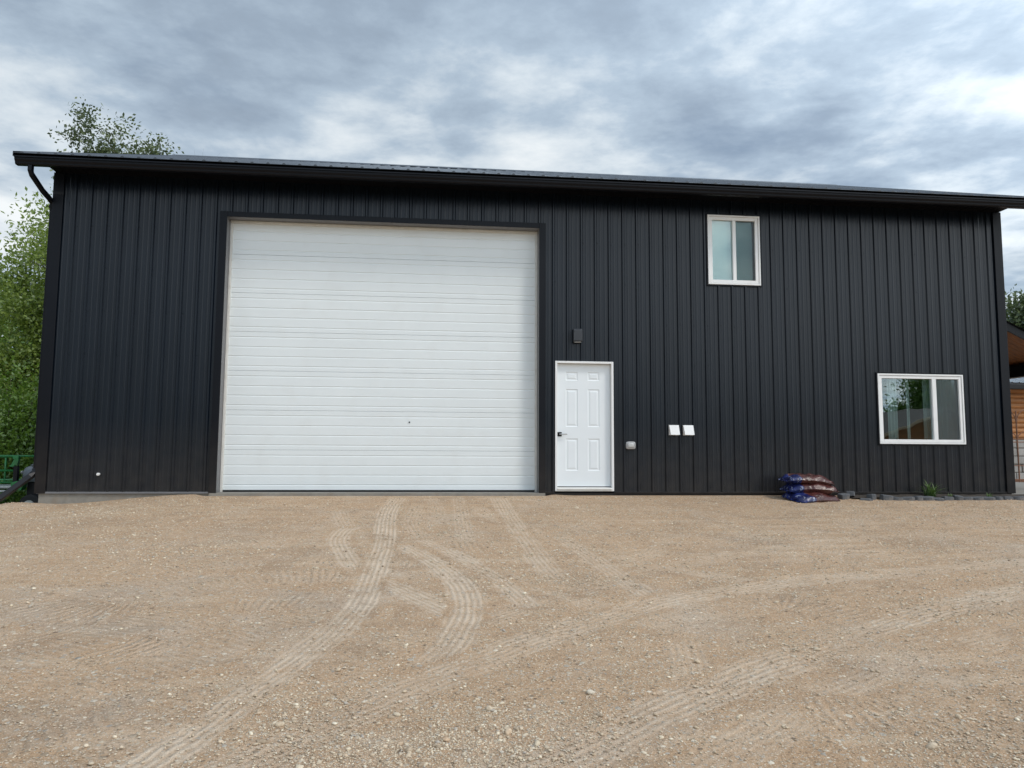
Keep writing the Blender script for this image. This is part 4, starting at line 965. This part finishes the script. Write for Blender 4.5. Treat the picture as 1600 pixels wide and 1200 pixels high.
# ---------------------------------------------------------------- right side
M_wood=mat('stained_pine',(.36,.14,.045),.55,var=.3,vscale=3,stretch=(.6,6,6),bump=.001,bscale=30,dirt=((.12,.05,.02),.5,4))
M_log=mat('orange_log_siding',(.42,.185,.065),.55,var=.28,vscale=2.5,stretch=(.5,4,5),dirt=((.14,.06,.02),.5,5))
LT=empty('lean_to',(16.2,3.2,-.2),'dark roofed lean-to with orange board ceiling on the right side of the building','lean-to')
lt=lambda x:3.125-.47*(x-15.90)
Ya,Yb,XE=1.0,6.6,17.45
mb=MB();mb.prism([(X1+.03,lt(X1+.03)-.16),(X1+.03,lt(X1+.03)+.0),(XE,lt(XE)),(XE,lt(XE)-.16)],'y',Ya,Ya+.03);mb.prism([(X1+.03,lt(X1+.03)-.16),(X1+.03,lt(X1+.03)+.0),(XE,lt(XE)),(XE,lt(XE)-.16)],'y',Yb,Yb+.03);mb.box(XE,XE+.03,Ya,Yb+.03,lt(XE)-.17,lt(XE)+.0)
mb.build('fascia',M_trim,LT)
mb=MB();x=X1+.03;vs=[]
prf=[]
y=Ya-.04
while y<Yb: prf+=[(y,.006),(y+.09,.006),(y+.105,.025),(y+.12,.025),(y+.135,.006)];y+=P
vs=[(xx,y_,lt(xx)+dz) for xx in (X1+.03,XE+.05) for y_,dz in prf];n_=len(prf)
mb.add(vs,[(i,i+1,n_+i+1,n_+i) for i in range(n_-1)]);mb.build('roof',M_roof,LT)
mb=MB();y=Ya+.031
while y<Yb-.01:
    y2=min(y+.135,Yb);mb.prism([(X1+.03,lt(X1+.03)-.12),(XE-.005,lt(XE)-.12),(XE-.005,lt(XE)-.10),(X1+.03,lt(X1+.03)-.10)],'y',y+.004,y2);y+=.14
mb.build('ceiling',M_wood,LT)
mb=MB();mb.box(17.0,17.16,Ya+.1,Yb,lt(17.16)-.36,lt(17.16)-.125);mb.build('beam',M_blk,LT,bevel=.004)
for y in (1.2,Yb-.2): MB().box(17.0,17.15,y,y+.15,-.5,lt(17.16)-.361).build('post',M_wood,LT,bevel=.005)
CP=MB();CP.box(X1+.03,19.5,-.10,7.5,-.8,-.030);o=CP.build('concrete_pad',M_conc);tag(o,kind='structure')
# log cabin beyond
CB=empty('log_cabin',(27,11,-.6),'orange log sided cabin with metal roof and grey stone base beyond the lean-to','cabin')
cx0,cx1,cy0,cy1=21.0,30.0,9.0,15.0
mb=MB();z=1.12
while z<2.62:
    mb.prism([(cy0,z),(cy0-.035,z+.03),(cy0-.045,z+.075),(cy0-.035,z+.12),(cy0,z+.148)],'x',cx0,cx1);z+=.15
mb.box(cx0,cx1,cy0+.001,cy1,1.1,2.75);mb.build('wall',M_log,CB)
mb=MB();rr=random.Random(8);z=-.62
while z<1.05:
    x=cx0-rr.uniform(0,.3);h=.24
    while x<cx1:
        w_=rr.uniform(.35,.65);mb.box(x+.01,x+w_-.01,cy0-.09-rr.uniform(0,.03),cy0-.001,z+.01,z+h-.01);x+=w_
    z+=h
M_stone=mat('pale_grey_stone',(.33,.325,.31),.9,var=.3,vscale=2,bump=.01,bscale=12)
mb.build('stone_base',M_stone,CB,bevel=.02)
MB().box(cx0,cx1,cy0-.05,cy0+.2,-.9,1.09).build('footing',M_conc,CB)
mb=MB();ry=cy0-.55;zr=lambda y:2.74+.33*(y-ry);prf=[];x=cx0-.4
while x<cx1+.4: prf+=[(x,0),(x+.09,0),(x+.105,.022),(x+.125,.022),(x+.14,0)];x+=P
n_=len(prf);vs=[(x_,y_,zr(y_)+dz) for y_ in (ry,12.0) for x_,dz in prf]+[(x_,15.6,zr(12)-.33*3.6+dz) for x_,dz in prf]
mb.add(vs,[(j*n_+i,j*n_+i+1,(j+1)*n_+i+1,(j+1)*n_+i) for j in (0,1) for i in range(n_-1)])
mb.build('roof',mat('bright_metal_roof',(.42,.44,.46),.25,metal=.8,var=.1),CB)
MB().box(cx0-.4,cx1+.4,ry-.12,ry+.005,2.53,2.70).build('gutter',M_blk,CB,bevel=.02)
mb=MB();mb.prism([(cy0,2.75),(cy1,2.75),(12,zr(12)-.05)],'x',cx0,cx0+.1);mb.build('gable',M_log,CB)
mb=MB();mb.prism([(cy0,2.75),(cy1,2.75),(12,zr(12)-.05)],'x',cx1-.1,cx1);mb.build('gable',M_log,CB)
# rusty wire trellis in front
M_rust=mat('rusty_wire',(.20,.10,.06),.85,var=.4)
mb=MB()
for x in (19.75,20.30,20.85,21.4): mb.tube([(x,6,-.35),(x,6,1.75)],.018,6)
for z in (.0,.35,.95,1.02): mb.tube([(19.6,6,z),(21.6,6,z)],.012,6)
for c_ in (20.02,20.58,21.12):
    mb.tube([(c_+.27*math.cos(a),6,1.45+.33*math.sin(a)) for a in np.linspace(0,math.pi,12)],.012,6)
    mb.tube([(c_+.27*math.cos(a),6,1.02+.2*math.sin(a)) for a in np.linspace(0,math.pi,12)],.01,6)
tag(mb.build('wire_trellis',M_rust),'rusty arched wire trellis in front of the cabin wall','trellis')
mb=MB();mb.box(19.7,21.7,6.3,6.44,-.08,-.02);mb.box(19.75,19.87,6.3,6.44,-.6,-.081);mb.box(21.5,21.6,6.3,6.44,-.6,-.081);tag(mb.build('low_bench_rail',M_rust),'low brown rail standing on the ground in front of the stone base','rail')

# ---------------------------------------------------------------- cabin behind the photographer, mirrored in the wide window
RC=empty('garage_cabin',(34.1,-32.0,-1.3),'brown roofed cabin with orange board walls across the yard, mirrored in the wide window','cabin')
M_shing=mat('brown_shingles',(.16,.135,.12),.9,var=.25,vscale=10,bump=.006,bscale=20)
AX,GY0,GY1,AZ=34.1,-27.5,-37.0,3.28
mb=MB();z=-1.4
while z<1.55:
    mb.box(AX-3.6,AX+3.6,GY0+.001,GY0+.035,z+.006,z+.144);z+=.15
while z<AZ-.35:
    hw=(AZ-.12-(z+.15))/.41;mb.box(AX-hw,AX+hw,GY0+.001,GY0+.035,z+.006,z+.144);z+=.15
mb.box(AX-3.6,AX+3.6,GY1,GY0,-1.6,1.55);mb.prism([(AX-3.6,1.551),(AX+3.6,1.551),(AX,AZ-.12)],'y',GY1,GY0);mb.build('wall',M_log,RC)
mb=MB();e=4.3
for sg in (-1,1):
    mb.prism([(AX,AZ),(AX+sg*e,AZ-.41*e),(AX+sg*e,AZ-.41*e-.09),(AX,AZ-.09)],'y',GY1-.4,GY0+.5)
mb.build('roof',M_shing,RC)
for sg in (-1,1):
    mb=MB();mb.prism([(AX,AZ+.01),(AX+sg*e,AZ-.41*e+.01),(AX+sg*e,AZ-.41*e-.17),(AX,AZ-.17)],'y',GY0+.501,GY0+.53);mb.build('fascia',mat('tan_fascia',(.55,.42,.30),.6),RC)
mb=MB();mb.box(AX-2.2,AX-1.1,GY0+.036,GY0+.07,-1.2,.95);d_=mb.build('door',M_trim,RC)

# more trees farther back round the yard
for i,(x,y,s_) in enumerate([(-11,13,.75),(-16,19,.9),(-9.5,21,.85),(-23,14,.95),(-30,22,1.1),(-20,30,1.1)]):
    c=dup(src,(x,y,-.8),i*2.3+.6,s_,'green tree farther back beyond the lawn, behind the leafy trees left of the building')
    c['group']='trees beyond the lawn behind the building'
for i,(x,y,s_) in enumerate([(36,24,.8),(44,16,.85),(52,6,.9)]):
    c=dup(src,(x,y,-1.5),i*1.9+.3,s_,'green tree far behind the log cabin to the right of the building')
    c['group']='trees behind the log cabin'
